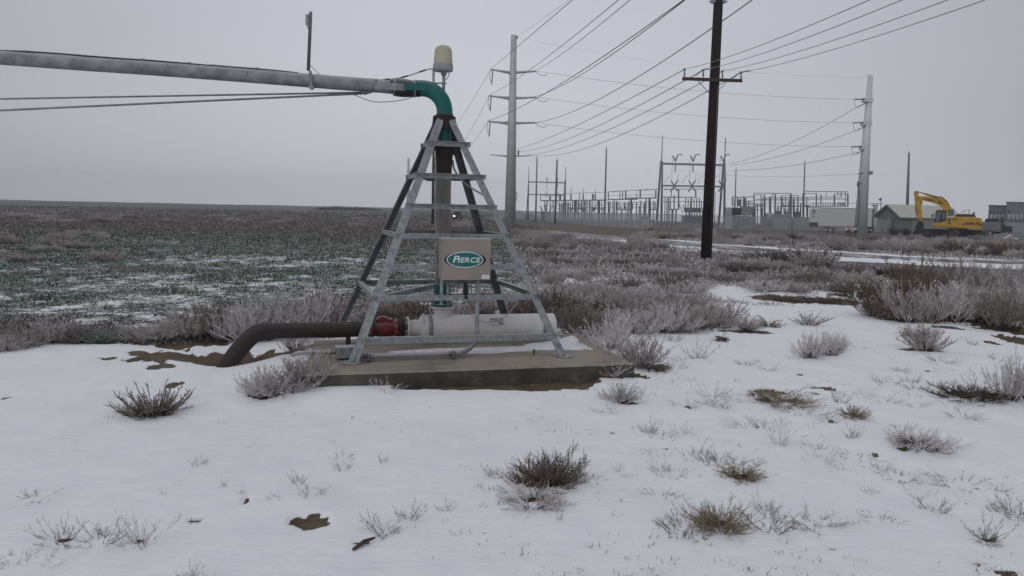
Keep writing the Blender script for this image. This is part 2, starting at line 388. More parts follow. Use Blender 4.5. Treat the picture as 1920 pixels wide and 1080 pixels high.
def ground():
    ny, nx = 760, 760
    t = np.linspace(0, 1, ny); y = -8+(np.exp(t*6.0)-1)/(math.exp(6.0)-1)*1350
    # finer rows where the camera looks closely
    y = np.concatenate([np.arange(-4, 3, .25), np.geomspace(3, 1350, ny)])
    u = np.linspace(-1, 1, nx); u = np.sign(u)*np.abs(u)**1.0
    Y, U = np.meshgrid(y, u, indexing='ij'); X = U*np.minimum(5+.95*np.maximum(Y, 0), 1000)
    x = X.ravel(); yy = Y.ravel()
    z = terrain(x, yy); sm = soil_mask(x, yy)
    pit = 1-sstep(.45, .56, np.sqrt(((x-PITP.x-.33)*.62)**2+((yy-PITP.y-.26)*.85)**2)+(fbm(x*5, yy*5, 4, 77)-.5)*.35)
    z = z-sm
    sn, gr, ea = zone(x, yy)
    bare = np.clip((sm-.003)/.022, 0, 1); bare = np.maximum(bare, pit)
    sn = sn*(1-bare)
    n = len(y); idx = np.arange(n*nx).reshape(n, nx)
    q = np.stack([idx[:-1, :-1], idx[:-1, 1:], idx[1:, 1:], idx[1:, :-1]], -1).reshape(-1, 4)
    me = bpy.data.meshes.new('ground'); me.vertices.add(len(x)); me.vertices.foreach_set('co', np.stack([x, yy, z], -1).ravel())
    me.loops.add(q.size); me.loops.foreach_set('vertex_index', q.ravel().astype(np.int32))
    me.polygons.add(len(q)); me.polygons.foreach_set('loop_start', np.arange(0, q.size, 4, dtype=np.int32))
    me.polygons.foreach_set('use_smooth', np.ones(len(q), bool))
    me.update(); me.validate()
    for nm, arr in (('snow', sn), ('green', gr), ('earth', np.maximum(ea, bare))):
        at = me.attributes.new(nm, 'FLOAT', 'POINT'); at.data.foreach_set('value', arr.astype(np.float32))
    o = bpy.data.objects.new('ground', me); COL.objects.link(o); o['kind'] = 'structure'
    m, nt, b = newmat('snowy_ground')
    co = coords(nt)
    def attr(nm):
        a = N(nt, 'ShaderNodeAttribute', attribute_name=nm); return a.outputs['Fac']
    n1 = noise_node(nt, co, 3.2, 10, .72); n2 = noise_node(nt, co, 14, 8, .7); n3 = noise_node(nt, co, .25, 5, .6)
    nn = math_node(nt, 'ADD', math_node(nt, 'MULTIPLY', n1, .55), math_node(nt, 'MULTIPLY', n2, .45))
    nn = math_node(nt, 'MULTIPLY', math_node(nt, 'SUBTRACT', nn, .5), 3.2)       # roughly -.5 .. .5
    sf = math_node(nt, 'SUBTRACT', math_node(nt, 'MULTIPLY', attr('snow'), 1.5), .25)
    fac = math_node(nt, 'ADD', math_node(nt, 'MULTIPLY', math_node(nt, 'SUBTRACT', math_node(nt, 'SUBTRACT', sf, .5), nn), 5), .5, True)
    litter = ramp(nt, n2, [(.3, (.035, .03, .029)), (.5, (.075, .066, .065)), (.72, (.17, .155, .155))])
    crop = ramp(nt, n2, [(.3, (.014, .024, .016)), (.5, (.036, .054, .037)), (.75, (.13, .15, .132))])
    earthc = ramp(nt, n1, [(.3, (.05, .036, .02)), (.5, (.105, .08, .048)), (.7, (.165, .13, .085))])
    c = mixc(nt, attr('green'), litter, crop)
    c = mixc(nt, math_node(nt, 'MULTIPLY', n3, .5), c, (.062, .056, .057))
    c = mixc(nt, attr('earth'), c, earthc)
    snowc = ramp(nt, n1, [(.3, (.82, .84, .875)), (.7, (.90, .915, .94))])
    # wind-blown soil dust and specks held in the thin snow
    n4 = noise_node(nt, co, 1.1, 5, .6); n5 = noise_node(nt, co, 75, 3, .8)
    dust = math_node(nt, 'MULTIPLY', math_node(nt, 'MULTIPLY', math_node(nt, 'SUBTRACT', n5, .62), 9, True), math_node(nt, 'MULTIPLY', math_node(nt, 'SUBTRACT', n4, .47), 6, True))
    snowc = mixc(nt, math_node(nt, 'MULTIPLY', dust, .55), snowc, (.22, .19, .16))
    snowc = mixc(nt, math_node(nt, 'MULTIPLY', math_node(nt, 'SUBTRACT', n4, .5), 1.2, True), snowc, (.72, .73, .75))
    c = mixc(nt, fac, c, snowc)
    nt.links.new(c, b.inputs['Base Color']); b.inputs['Roughness'].default_value = .75
    b.inputs['Specular IOR Level'].default_value = .25
    hh = math_node(nt, 'ADD', math_node(nt, 'MULTIPLY', noise_node(nt, co, 9, 8, .6, (.6, 1.5, 1)), .5), math_node(nt, 'MULTIPLY', noise_node(nt, co, 60, 4, .7), .12))
    bump(nt, b, hh, .6, .06)
    me.materials.append(m)
ground()
def road():
    m = MB(); L = []
    for i, p in enumerate(RC):
        t = (RC[min(i+1, len(RC)-1)]-RC[max(i-1, 0)]); t.z = 0; t.normalize(); s = V((t.y, -t.x, 0))
        row = []
        for k in (-1.6, -1.5, -.8, 0, .8, 1.5, 1.6):
            q = p+s*k; q.z = gz(q.x, q.y)+(.05 if abs(k) < 1.55 else -.03); row.append(q)
        L.append(row)
    vs = [q for r in L for q in r]; n = 7
    fs = [(i*n+j, i*n+j+1, (i+1)*n+j+1, (i+1)*n+j) for i in range(len(L)-1) for j in range(n-1)]
    m.add(vs, fs, 0, True)
    mt, nt, b = newmat('road_gravel'); co = coords(nt)
    a = noise_node(nt, co, .7, 6, .6); a2 = noise_node(nt, co, 12, 6, .7)
    c = ramp(nt, a2, [(.3, (.09, .09, .093)), (.7, (.19, .19, .20))])
    c = mixc(nt, ramp(nt, a, [(.5, (0, 0, 0)), (.6, (.8, .8, .8))]), c, (.62, .63, .66))
    nt.links.new(c, b.inputs['Base Color']); b.inputs['Roughness'].default_value = .8
    o = m.build('road', mt); o['kind'] = 'structure'
road()
# ---------- concrete slab ----------
FLc = PL(655, 683, PADZ); FRc = PL(1063, 670, PADZ)
U = (FRc-FLc).normalized(); W = V((-U.y, U.x, 0)); SIDE = (FRc-FLc).length
CC = (FLc+FRc)/2+W*SIDE/2
Zv = V((0, 0, 1))
def cface(mname, c1, c2):
    m, nt, b = newmat(mname); co = coords(nt)
    n1 = noise_node(nt, co, 2.2, 9, .72); n2 = noise_node(nt, co, 45, 4, .7)
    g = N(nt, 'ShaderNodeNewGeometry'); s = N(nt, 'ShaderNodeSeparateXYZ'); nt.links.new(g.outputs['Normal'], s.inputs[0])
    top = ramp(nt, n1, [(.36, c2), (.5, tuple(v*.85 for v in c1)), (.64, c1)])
    side = ramp(nt, n1, [(.35, (.022, .021, .018)), (.52, (.055, .052, .045)), (.66, (.12, .115, .10))])   # dirty side faces, darker than the top
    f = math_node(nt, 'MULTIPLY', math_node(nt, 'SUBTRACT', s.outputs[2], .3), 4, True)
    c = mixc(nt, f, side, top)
    c = mixc(nt, math_node(nt, 'MULTIPLY', n2, .25), c, (.08, .07, .06))
    nt.links.new(c, b.inputs['Base Color']); b.inputs['Roughness'].default_value = .85
    bump(nt, b, math_node(nt, 'ADD', n1, math_node(nt, 'MULTIPLY', n2, .3)), .5, .012); return m
CONC = cface('old_concrete', (.33, .29, .24), (.17, .148, .122))
s0 = PL(1190, 682, PADZ); s1 = PL(1078, 626, PADZ)     # right corners
fl = s0-U*3.62; bl = s1-U*3.5
def slab():
    m = MB(); n = 60; top = []; bot = []
    # outline with a slightly worn edge
    cor = [fl, s0, s1, bl]; out = []
    for i in range(4):
        a, b = cor[i], cor[(i+1) % 4]
        for k in range(n):
            p = a.lerp(b, k/n); out.append(p+V((mnoise.noise(p*9)*.012, mnoise.noise(p*9+V((5, 5, 5)))*.012, 0)))
    cen = (fl+s0+s1+bl)/4; N_ = len(out)
    rings = []
    for (k, dz) in ((.0, None), (0, -.24), (0, -.05), (0, -.012), (.008, 0), (.3, 0), (.99, 0)):
        if dz is None: continue
        rings.append([V((p.x, p.y, 0)).lerp(V((cen.x, cen.y, 0)), k)+V((0, 0, PADZ+dz+mnoise.noise(p*14+V((0, 0, dz*30)))*.004*(dz < 0))) for p in out])
    vs = [q for r in rings for q in r]; fs = []
    for i in range(len(rings)-1):
        for j in range(N_): fs.append((i*N_+j, i*N_+(j+1) % N_, (i+1)*N_+(j+1) % N_, (i+1)*N_+j))
    fs.append(tuple((len(rings)-1)*N_+j for j in range(N_)))
    m.add(vs, fs)
    o = m.build('concrete_slab', CONC, origin=V((cen.x, cen.y, 0)))
    tag(o, 'worn tan concrete slab under the four legged pyramid frame', 'slab')
    # thin snow left lying on it
    SN = bpy.data.materials['snowy_ground']
    sm, nt, b = newmat('thin_snow'); nt.links.new(ramp(nt, noise_node(nt, coords(nt), 12, 5, .6), [(.3, (.55, .55, .58)), (.6, (.74, .75, .79))]), b.inputs['Base Color'])
    b.inputs['Roughness'].default_value = .7
    def snowpatch(pts, name, lab, h=.022):
        m = MB(); P = [PL(a, b_, PADZ) for a, b_ in pts]; n = len(P); c = sum(P, V())/n; out = []
        for i in range(n):
            for k in range(10):
                p = P[i].lerp(P[(i+1) % n], k/10); d = (c-p).normalized()
                out.append(p+d*(mnoise.noise(p*7)*.06+mnoise.noise(p*25)*.02))
        k = len(out); vs = []
        for (f, z) in ((0, .001), (.06, h*.7), (.25, h), (.95, h*1.1)):
            vs += [V((p.x+(c.x-p.x)*f, p.y+(c.y-p.y)*f, PADZ+z)) for p in out]
        fs = [(i*k+j, i*k+(j+1) % k, (i+1)*k+(j+1) % k, (i+1)*k+j) for i in range(3) for j in range(k)]
        fs.append(tuple(3*k+j for j in range(k))); m.add(vs, fs, 0, True)
        q = m.build(name, sm, o); return q
    snowpatch([(726, 661), (800, 656), (960, 652), (1010, 650), (1000, 658), (900, 664), (800, 664)], 'snow_patch', '')
    snowpatch([(980, 648), (1040, 640), (1074, 630), (1100, 650), (1112, 656), (1060, 657), (1000, 656)], 'snow_patch', '')
    snowpatch([(690, 634), (820, 632), (1040, 630), (1050, 636), (900, 639), (700, 640)], 'snow_patch', '')
    r = MB().tube([PL(1001, 664, PADZ), PL(1001, 664, PADZ)+V((0, 0, .055))], .008, 6).disc(PL(1001, 664, PADZ)+V((0, 0, .05)), Zv, .014, .012, 6)
    r.build('anchor_bolt', RUST, o)
slab()

# ---------- pyramid frame of the centre pivot ----------
def corner(i): return CC+U*(SIDE/2*(1 if i in (1, 2) else -1))+W*(SIDE/2*(1 if i in (2, 3) else -1))
ZT = D(838, 224, CC.y).z
TH = .105
def top(i): 
    c = V((CC.x, CC.y, ZT)); return c+U*(TH*(1 if i in (1, 2) else -1))+W*(TH*(1 if i in (2, 3) else -1))
def legp(i, t):
    a = V((corner(i).x, corner(i).y, PADZ)); return a.lerp(top(i), t)
T = thing('center_pivot_tower', 'galvanised pyramid frame with teal riser pipe, standing on the concrete slab', 'irrigation tower', V((CC.x, CC.y, PADZ)))
for i in range(4):
    da = U*(1 if i in (0, 3) else -1); db = W*(1 if i in (0, 1) else -1)
    a, b = legp(i, .012), legp(i, 1.0)
    m = MB(); m.angle(a, b, da, db, .084, .010)
    for t in (.045, .08, .93, .965):
        p = legp(i, t)+da*.045-db*.008; m.disc(p, db, .013, .012, 6)
    if i == 1:  # spliced lower piece
        pass
    lg = m.build('leg', GALV if i < 2 else GALVD, T)  # rear legs take the darker steel, their shade put into the colour
    m = MB(); ft = legp(i, 0)+(da+db)*.03
    m.disc(V((ft.x, ft.y, PADZ+.009)), Zv, .105, .018, 20)
    for s in (-1, 1): m.disc(V((ft.x+s*.07, ft.y, PADZ+.026)), Zv, .014, .02, 6)
    m.bar(V((ft.x, ft.y, PADZ+.01)), legp(i, .05)+(da+db)*.03, .06, .05)
    m.build('foot_plate', GALV, lg)
def t_at(i, py):
    lo, hi = 0, 1
    for _ in range(40):
        mid = (lo+hi)/2
        if proj(legp(i, mid))[1] > py: lo = mid
        else: hi = mid
    return (lo+hi)/2
LV = {k: t_at(0, y) for k, y in enumerate([264, 324, 381, 437, 496, 555, 634])}
def rung(i, j, t, out, w=.055, over=.03, mtl=GALV, flip=1, off=.012, lip=.055):
    a, b = legp(i, t), legp(j, t); d = (b-a).normalized()
    a = a-d*over+out*off; b = b+d*over+out*off
    m = MB(); m.angle(a, b, V((0, 0, -1)), -out*flip, w, .007)
    for q, s in ((a, 1), (b, -1)): m.disc(q+d*s*(over+.03)+V((0, 0, -w*.5))+out*.006, out, .011, .012, 6)
    m.build('cross_bar', mtl, T)
for k in LV: rung(0, 1, LV[k], -W, w=.058 if k != 6 else .075, over=.06 if k in (1, 0) else .02, flip=-1 if k in (0, 1, 2) else 1)
for k in (0, 1, 3, 5):
    rung(0, 3, LV[k], -U, mtl=GALV); rung(1, 2, LV[k], U, mtl=GALVD); rung(3, 2, LV[k], W, mtl=GALVD, flip=-1)  # right and rear bars get the darker steel as painted shade
# diagonal stays behind
m = MB(); a = legp(0, LV[5]-.02)+W*.3; b = V((CC.x, CC.y, legp(0, LV[5]).z+.02))+W*.3
m.angle(a, b, -Zv, W, .06, .007); m.build('brace', GALV, T)
m = MB(); a = legp(2, LV[5]+.01)-W*.2; b = legp(1, LV[5]+.01)
m.angle(a, b, -Zv, -U, .06, .007); m.build('brace', GALV, T)
# riser
cx, cy = CC.x, CC.y
def zpx(py): return D(832, py, cy).z
def cyl(name, pts, mtl, n=24, parent=T):
    "lathe round the riser axis: [(radius, photo y)]"
    m = MB(); m.lathe(V((cx, cy, 0)), [(r, zpx(y)) for r, y in pts], n); return m.build(name, mtl, parent)
PX = cy/F
cyl('riser_pipe', [(.088, 575), (.088, 534), (.094, 533), (.094, 330), (.094, 292)], COLM)
cyl('rusty_sleeve', [(.097, 335), (.101, 318), (.108, 300), (.112, 291), (.135, 289), (.135, 284), (.12, 283), (.12, 278), (.140, 277), (.140, 273), (.09, 272)], RUST)
cyl('teal_riser', [(.088, 276), (.088, 232), (.096, 230), (.096, 214)], TEAL)
col_ = cyl('collar', [(.095, 232), (.125, 231), (.125, 226), (.118, 224), (.118, 217), (.105, 215)], RUST)
m = MB()
for a in range(4):
    d = (U if a % 2 else W)*(1 if a < 2 else -1); c0 = V((cx, cy, zpx(226)))+d*.115
    MB().bar(c0+V((0, 0, .05)), c0-V((0, 0, .12))+d*.02, .05, .04).build('bracket', RUST, col_)
lo_ = cyl('base_flange', [(.088, 572), (.13, 572), (.132, 568), (.132, 571), (.128, 575)], TEAL)
cyl('lower_teal_pipe', [(.104, 573), (.104, 537), (.118, 536), (.118, 532), (.09, 531)], TEAL)
cyl('lower_flange', [(.09, 569), (.136, 569), (.138, 573.5), (.09, 574)], TEAL)
# elbow
ey = cy
def E(px, py, dy=0): return D(px, py, ey+dy)
el = [E(834, 224), E(833.5, 206), E(831, 194), E(825, 183), E(816, 174), E(806, 168.5), E(796, 166), E(780, 165.5)]
# smooth it
def cr(P, n=6):
    out = []
    for i in range(len(P)-1):
        p0 = P[max(i-1, 0)]; p1 = P[i]; p2 = P[i+1]; p3 = P[min(i+2, len(P)-1)]
        for k in range(n):
            t = k/n; out.append(.5*((2*p1)+(p2-p0)*t+(2*p0-5*p1+4*p2-p3)*t*t+(3*p1-p0-3*p2+p3)*t**3))
    out.append(P[-1]); return out
m = MB(); m.tube(cr(el), .0985, 24); elb = m.build('elbow', mat('teal_paint_chipped', (.0, .10, .092), (.02, .045, .04), 9, .38, 0, .15, .22, lo=.28, hi=.42), T)
m = MB(); m.tube([E(834, 222), E(834, 214)], .103, 24); m.build('weld_band', RUST, elb)
# slip-ring housing (beige dome) on a post
dome = thing('slip_ring_cover', 'cream dome cover on a short post above the teal elbow', 'dome cover', E(831, 135))
def zE(py): return E(831, py).z
m = MB(); c0 = E(831, 110); c0.z = 0
s = PX
m.lathe(c0, [(17.3*s, zE(122)), (16.6*s, zE(110)), (15.6*s, zE(94)), (14.6*s, zE(91.5)), (12.5*s, zE(88.5)), (8*s, zE(86)), (3*s, zE(85)), (0, zE(84.8))], 28); m.build('dome', BEIGE, dome)
m = MB(); m.lathe(c0, [(17.8*s, zE(120.5)), (18.4*s, zE(122)), (18.3*s, zE(131)), (17.3*s, zE(133.5)), (5*s, zE(134.5)), (0, zE(134.6))][::-1], 28); m.build('base_ring', GREYPL, dome)
m = MB(); q = E(832, 150); m.tube([V((q.x, ey, zE(134))), V((q.x, ey, zE(172)))], .019, 10)
m.tube([V((q.x, ey, zE(135))), V((q.x, ey, zE(141)))], .035, 10); m.build('post', GALV, dome)
m = MB(); a = E(813, 128); m.bar(a, E(813, 158), .014, .03); m.bar(E(813, 156), E(837, 156), .05, .012); m.build('bracket', GALV, dome)
m = MB(); m.tube(cr([E(841, 134), E(842, 140), E(838, 147), E(835, 150)]), .006, 6); m.build('cable', FROSTC, dome)

# control box
fr = lambda x, y, off: None
tt = t_at(0, 487); fa, fb = legp(0, tt), legp(1, tt)
def onfront(px, py, off):
    "point on the vertical plane through the front rungs (shifted off towards the viewer) seen at a pixel"
    n = -W; p0 = fa+n*off; r = ray(px, py); t = (p0-CAM).dot(n)/r.dot(n); return CAM+r*t
b0 = onfront(829, 524, .27); b1 = onfront(918, 525, .27); b2 = onfront(828, 449, .27)
bw = (b1-b0).dot(U); bh = b2.z-b0.z
bc = b0+U*bw/2+Zv*bh/2
BX = MB().box(bc+W*.12, bw, .23, bh, (U, W, Zv)).build('control_box', BOXP, T, bevel=.006)
dr = MB().box(bc-W*.006, bw+.012, .014, bh+.012, (U, W, Zv)).build('door', BOXP, BX, bevel=.003)
MB().box(bc+W*.13+Zv*(bh/2+.008), bw+.02, .26, .012, (U, W, Zv)).build('top_trim', mat('frosted_box_top', (.5, .5, .5), (.3, .27, .24), 20), BX)
def ell(c, rx, rz, n, t, ns=64, ri=None, mi=0, m=None):
    m = m or MB(); vs = []
    for k in range(ns):
        a = 2*math.pi*k/ns; vs.append(c+U*math.cos(a)*rx+Zv*math.sin(a)*rz)
    if ri is None:
        m.add([v+n*t for v in vs]+vs, [tuple(range(ns))]+[(k, ns+k, ns+(k+1) % ns, (k+1) % ns) for k in range(ns)], mi)
    return m
nF = -W; pxm = bw/90.
lc = onfront(872.5, 487, .285); lc = bc+U*((lc-bc).dot(U))+Zv*((lc-bc).dot(Zv))-W*.0135
lg = MB()
ell(lc, 39.3*pxm, 15*pxm, nF, .0015, mi=0, m=lg)
ell(lc-U*.6*pxm+nF*.0016, 34.6*pxm, 14.9*pxm, nF, .0012, mi=1, m=lg)
ell(lc-U*.6*pxm+nF*.0029, 32.9*pxm, 13.3*pxm, nF, .0012, mi=2, m=lg)
tc_ = lc+nF*.0044
put_text(lg, 'P', 17.5*pxm, tc_-U*19.0*pxm+Zv*.3*pxm, U, Zv, nF, 3, shear=.22, offset=.0028, extrude=.0006, sx=1.25)
put_text(lg, 'IERCE', 13.2*pxm, tc_+U*6.0*pxm-Zv*1.0*pxm, U, Zv, nF, 3, shear=.22, offset=.0022, extrude=.0006, sx=1.15, space=1.1)
lgo = lg.build('oval_badge', [BLK, WHITE, mat('teal_vinyl', (0, .13, .13), (0, .12, .12), 3, .4, 0, 0, 0), mat('silver_letters', (.62, .66, .70), (.58, .62, .66), 3, .4, 0, 0, 0)], dr)
p = onfront(908, 520.5, .285)
st = MB(); q = bc+U*(bw/2-.052)+Zv*(-bh/2+.03)-W*.0142; st.box(q, .085, .0015, .042, (U, W, Zv), 0)
for k in range(5): st.box(q+U*(-.018+k*.009)-W*.0012, .005, .001, .008, (U, W, Zv), 1)
st.build('data_sticker', [WHITE, BLK], dr)
MB().box(bc+U*(bw/2+.004)-W*.004, .012, .03, .06, (U, W, Zv)).build('latch', GALVD, dr)
m = MB(); m.tube([bc-U*(bw/2-.1)+W*.16-Zv*bh/2, bc-U*(bw/2-.1)+W*.16-Zv*(bh/2+.32)], .018, 8)
m.bar(bc-U*(bw/2-.02)+W*.14+Zv*bh*.3, bc-U*(bw/2-.02)+W*.14-Zv*(bh*.5+.3), .035, .02); m.build('mounting_strut', GALV, T)
# hanging plug under the box, small cables
m = MB(); q = onfront(873.5, 527, .15); m.tube([q, q-Zv*.03, q-Zv*.05, q-Zv*.14, q-Zv*.15, q-Zv*.17, q-Zv*.2, q-Zv*.21], [.012, .012, .03, .032, .02, .03, .034, .01], 10); m.build('plug_connector', BLACK, T)
def C3(off, pts, r, name, mtl, parent, n=6): 
    m = MB(); m.tube(cr([onfront(a, b, off) for a, b in pts]), r, n); return m.build(name, mtl, parent)
C3(.12, [(885, 526), (884, 545), (880, 560), (881, 578), (885, 592), (900, 602), (920, 603), (945, 594), (965, 575), (985, 555), (1000, 535)], .0065, 'cable', FROSTC, T)
C3(.03, [(706, 553), (730, 560), (760, 556), (800, 553), (850, 552), (900, 551), (960, 552), (1000, 551), (1010, 556), (1012, 575), (1020, 588)], .006, 'cable', DARKC, T)
C3(-.9, [(849, 300), (852, 318), (866, 338), (880, 350), (905, 365), (925, 378)], .012, 'cable', GREYPL, T)
C3(-.5, [(815, 283), (817, 330), (816, 400), (818, 470), (818, 535)], .012, 'conduit', GALV, T)
C3(-1.0, [(840, 545), (850, 530), (856, 538), (858, 552)], .006, 'cable', FROSTC, T)

# ---------- span pipe ----------
sp_y0, sp_y1 = cy, cy-.35
def S(px, py):
    f = (790-px)/790.; return D(px, py, cy-.42*f)
P_ = [S(-420, 77), S(-200, 93), S(0, 108), S(150, 119), S(274, 127.5), S(420, 138.5), S(547, 148.5), S(640, 156), S(708, 161)]
SPN = thing('irrigation_span', 'long frosted galvanised irrigation pipe running left from the teal elbow', 'irrigation pipe', S(708, 161))
m = MB(); m.tube(cr(P_, 4), .083, 24); m.tube([S(703, 160.5), S(738, 163.8)], .082, 24); m.build('pipe', GALVP, SPN)
m = MB(); m.tube([S(734, 164), S(740, 163), S(744, 164.5), S(757, 165), S(768, 166), S(776, 166.5), S(788, 166.3)], [.086, .098, .106, .112, .104, .098, .1], 24)
m.build('rubber_boot', BLACK, SPN)
m = MB(); m.tube([S(739, 163.2), S(742.5, 163.7)], .108, 24); m.tube([S(777, 166.3), S(780, 166.4)], .108, 24); m.build('clamp_band', GALV, SPN)
m = MB(); m.bar(S(704, 163.5)-V((0, .10, 0)), S(764, 166)-V((0, .115, 0)), .018, .085); m.disc(S(756, 165.5)-V((0, .13, 0)), V((0, 1, 0)), .014, .02, 6)
m.bar(S(704, 163.5)+V((0, .10, 0)), S(764, 166)+V((0, .115, 0)), .018, .085); m.build('hinge_plate', GALVP, SPN)
m = MB(); m.bar(S(760, 165.5)-V((0, .132, 0)), S(803, 166.6)-V((0, .118, 0)), .016, .07); m.build('teal_hinge_plate', TEAL, elb)
# truss rods and their bracket
m = MB(); m.bar(S(675, 171.5)-V((0, .03, 0)), S(683, 175.5)-V((0, .03, 0)), .09, .02); m.bar(S(683, 176.5)-V((0, .03, 0)), S(702, 171)-V((0, .03, 0)), .09, .02)
m.build('truss_bracket', GALVD, SPN)
for (ya, yb, dy, r) in ((173.5, 185.5, .4, .011), (175.5, 207, -.35, .0125)):
    m = MB(); a = S(680, ya); b = S(0, yb)+V((0, dy, 0)); b = D(0, yb, b.y); m.tube([a, b, b+(b-a)*.5], r, 8); m.build('truss_rod', GALVP, SPN)
def ontop(px, py, dz=0): return S(px, py)+V((0, -.02, dz))
m = MB(); m.tube([ontop(-400, 63), ontop(0, 95.5), ontop(50, 97), ontop(110, 101), ontop(170, 106), ontop(230, 110.5), ontop(290, 114.5), ontop(356, 120), ontop(430, 126.5), ontop(485, 130), ontop(520, 133), ontop(560, 137.5)], .0105, 6)
m.build('cable', DARKC, SPN)
m = MB(); m.tube([ontop(395, 122), ontop(430, 125), ontop(480, 129), ontop(520, 134)], .008, 6)
m.build('branch_cable', GALVP, SPN)
for (a, b) in ((50, 97), (160, 105), (356, 119), (484, 129), (512, 132.5)): MB().box(ontop(a, b), .03, .05, .018).build('cable_clip', GALVP, SPN)
m = MB()
for (a, b) in ((270, 112.5),): m.tube([ontop(a, b, -.03), ontop(a, b, .012)], .022, 8)
m.box(S(462, 139)-V((0, .086, 0)), .07, .02, .055); m.build('outlet_stub', GALVP, SPN)
dp = thing('standpipe', 'upright frosted steel tube clamped to the long irrigation pipe', 'standpipe', S(587, 165))
m = MB(); m.tube([S(586.5, 26)-V((0, .1, 0)), S(582, 135)-V((0, .1, 0))], .02, 10); m.build('tube', GALVD, dp)
m = MB(); m.box(S(580.5, 41)-V((0, .1, 0)), .035, .05, .12); m.tube([S(580, 50)-V((0, .11, 0)), S(582, 58)-V((0, .11, 0))], .006, 6); m.build('sensor_box', GREYPL, dp)
m = MB(); m.bar(S(585.5, 136)-V((0, .1, 0)), S(588, 165)-V((0, .1, 0)), .05, .028); m.disc(S(588, 166)-V((0, .1, 0)), V((0, 1, 0)), .03, .05, 8); m.build('clamp', GALVP, dp)
m = MB(); m.tube(cr([S(585, 124)-V((0, .1, 0)), S(592, 132)-V((0, .1, 0)), S(602, 142)-V((0, .09, 0))]), .005, 6); m.build('cable', FROSTC, dp)
# taped cable from pipe to dome + drooping ground wire
tapeM, nt, b = newmat('taped_cable'); wv = N(nt, 'ShaderNodeTexWave'); wv.bands_direction = 'X'; wv.inputs['Scale'].default_value = 1.45
nt.links.new(coords(nt), wv.inputs['Vector']); nt.links.new(ramp(nt, wv.outputs['Fac'], [(.66, (.5, .5, .52)), (.7, (.012, .012, .014))]), b.inputs['Base Color'])
m = MB(); m.tube(cr([S(706, 151.5)-V((0, .03, 0)), S(725, 149), S(750, 146), S(775, 139), S(800, 130.5), S(811, 129)]), .010, 8); m.build('taped_cable', tapeM, SPN)
m = MB(); m.tube(cr([S(655, 173), S(672, 181), S(695, 189.5), S(715, 191.5), S(745, 189), S(768, 184), S(783, 178)]), .005, 6); m.build('ground_wire', WIRE, SPN)

# ---------- white inlet pipe, valve and buried main ----------
AX = V((cx, cy, D(832, 614, cy).z))
def along(px):
    "point on the horizontal pipe axis seen at photo column px"
    n = RT*F-FWD*(px-960)   # plane through camera with that column
    return AX+U*(-(AX-CAM).dot(n)/U.dot(n))
IN = thing('inlet_pipeline', 'white pipe with red valve and rusty main lying on the concrete slab', 'water main', V((cx, cy, PADZ)))
BR = .158
m = MB(); L0 = (along(786)-AX).dot(U); L1 = (along(1035)-AX).dot(U); LN = (along(766)-AX).dot(U)
m.lathe(AX, [(0, L1+.04), (.10, L1+.035), (BR, L1+.01), (BR, L1), (BR, L0+.04), (BR*.93, L0+.02), (.108, L0), (.103, L0-.01), (.103, LN)], 32, 0, U)
wp = m.build('white_pipe', WHITEP, IN)
m = MB(); m.lathe(V((cx, cy, 0)), [(.099, zpx(574)), (.099, zpx(600))], 24); m.lathe(V((cx, cy, 0)), [(.09, zpx(574.2)), (.14, zpx(574.2)), (.14, zpx(577)), (.09, zpx(577.5))], 24)
m.build('outlet_neck', WHITEP, wp)
for pxx in (804, 1016):
    c = along(pxx); m = MB(); m.lathe(c, [(BR+.002, -.026), (BR+.008, -.026), (BR+.008, .026), (BR+.002, .026)], 32, 0, U)
    m.bar(c-Zv*BR, V((c.x, c.y, PADZ)), .03, .05); m.disc(V((c.x, c.y, PADZ+.006)), Zv, .05, .012, 12); m.disc(V((c.x, c.y, PADZ+.05)), Zv, .03, .02, 8)
    m.build('support_band', GALV, IN)
m = MB(); c = along(764); m.disc(c, U, .145, .022, 24); m.build('end_flange', WHITEP, IN)
m = MB()
for k in range(8):
    a = k*math.pi/4+.2; m.disc(along(761)+(W*math.cos(a)+Zv*math.sin(a))*.125, U, .011, .05, 6)
m.build('flange_bolt', GALV, IN)
m = MB(); c = along(791); m.box(c-W*.08+Zv*(BR-.005), .03, .02, .07, (U, W, Zv)); m.box(c-W*.12+Zv*.1, .02, .04, .05, (U, W, Zv)); m.build('lifting_lug', WHITEP, IN)
m = MB(); c = along(926); lp = c-W*(BR*.86)+Zv*BR*.52
nn_ = (-W*.86+Zv*.52).normalized(); up_ = (Zv-nn_*nn_.z).normalized()
m.box(lp+nn_*.006, .20, .002, .10, (U, nn_, up_), 0)
for r_ in range(2):
    for k in range(9): m.box(lp+nn_*.008+U*(-.075+k*.018)+up_*(.03-.028*r_), .013, .001, .012 if r_ else .018, (U, nn_, up_), 1)
m.box(lp+nn_*.008+U*.05-up_*.03, .05, .001, .02, (U, nn_, up_), 1)
m.build('notice_sticker', [mat('pale_sticker', (.55, .54, .50)), mat('faded_print', (.12, .12, .12))], wp)
# bright pressure cap
m = MB(); c = along(933); m.box(c+Zv*(BR+.02)+W*.03, .05, .04, .04, (U, W, Zv)); m.build('fitting', WHITEP, wp)
for (q, nm) in (((along(1032)+Zv*.02-W*.08), 'drain_nozzle'),):
    m = MB(); m.tube([q-Zv*.14+U*.02, q-Zv*.20+U*.06, q-Zv*.24+U*.07], .022, 8); m.build(nm, BLACK, wp)
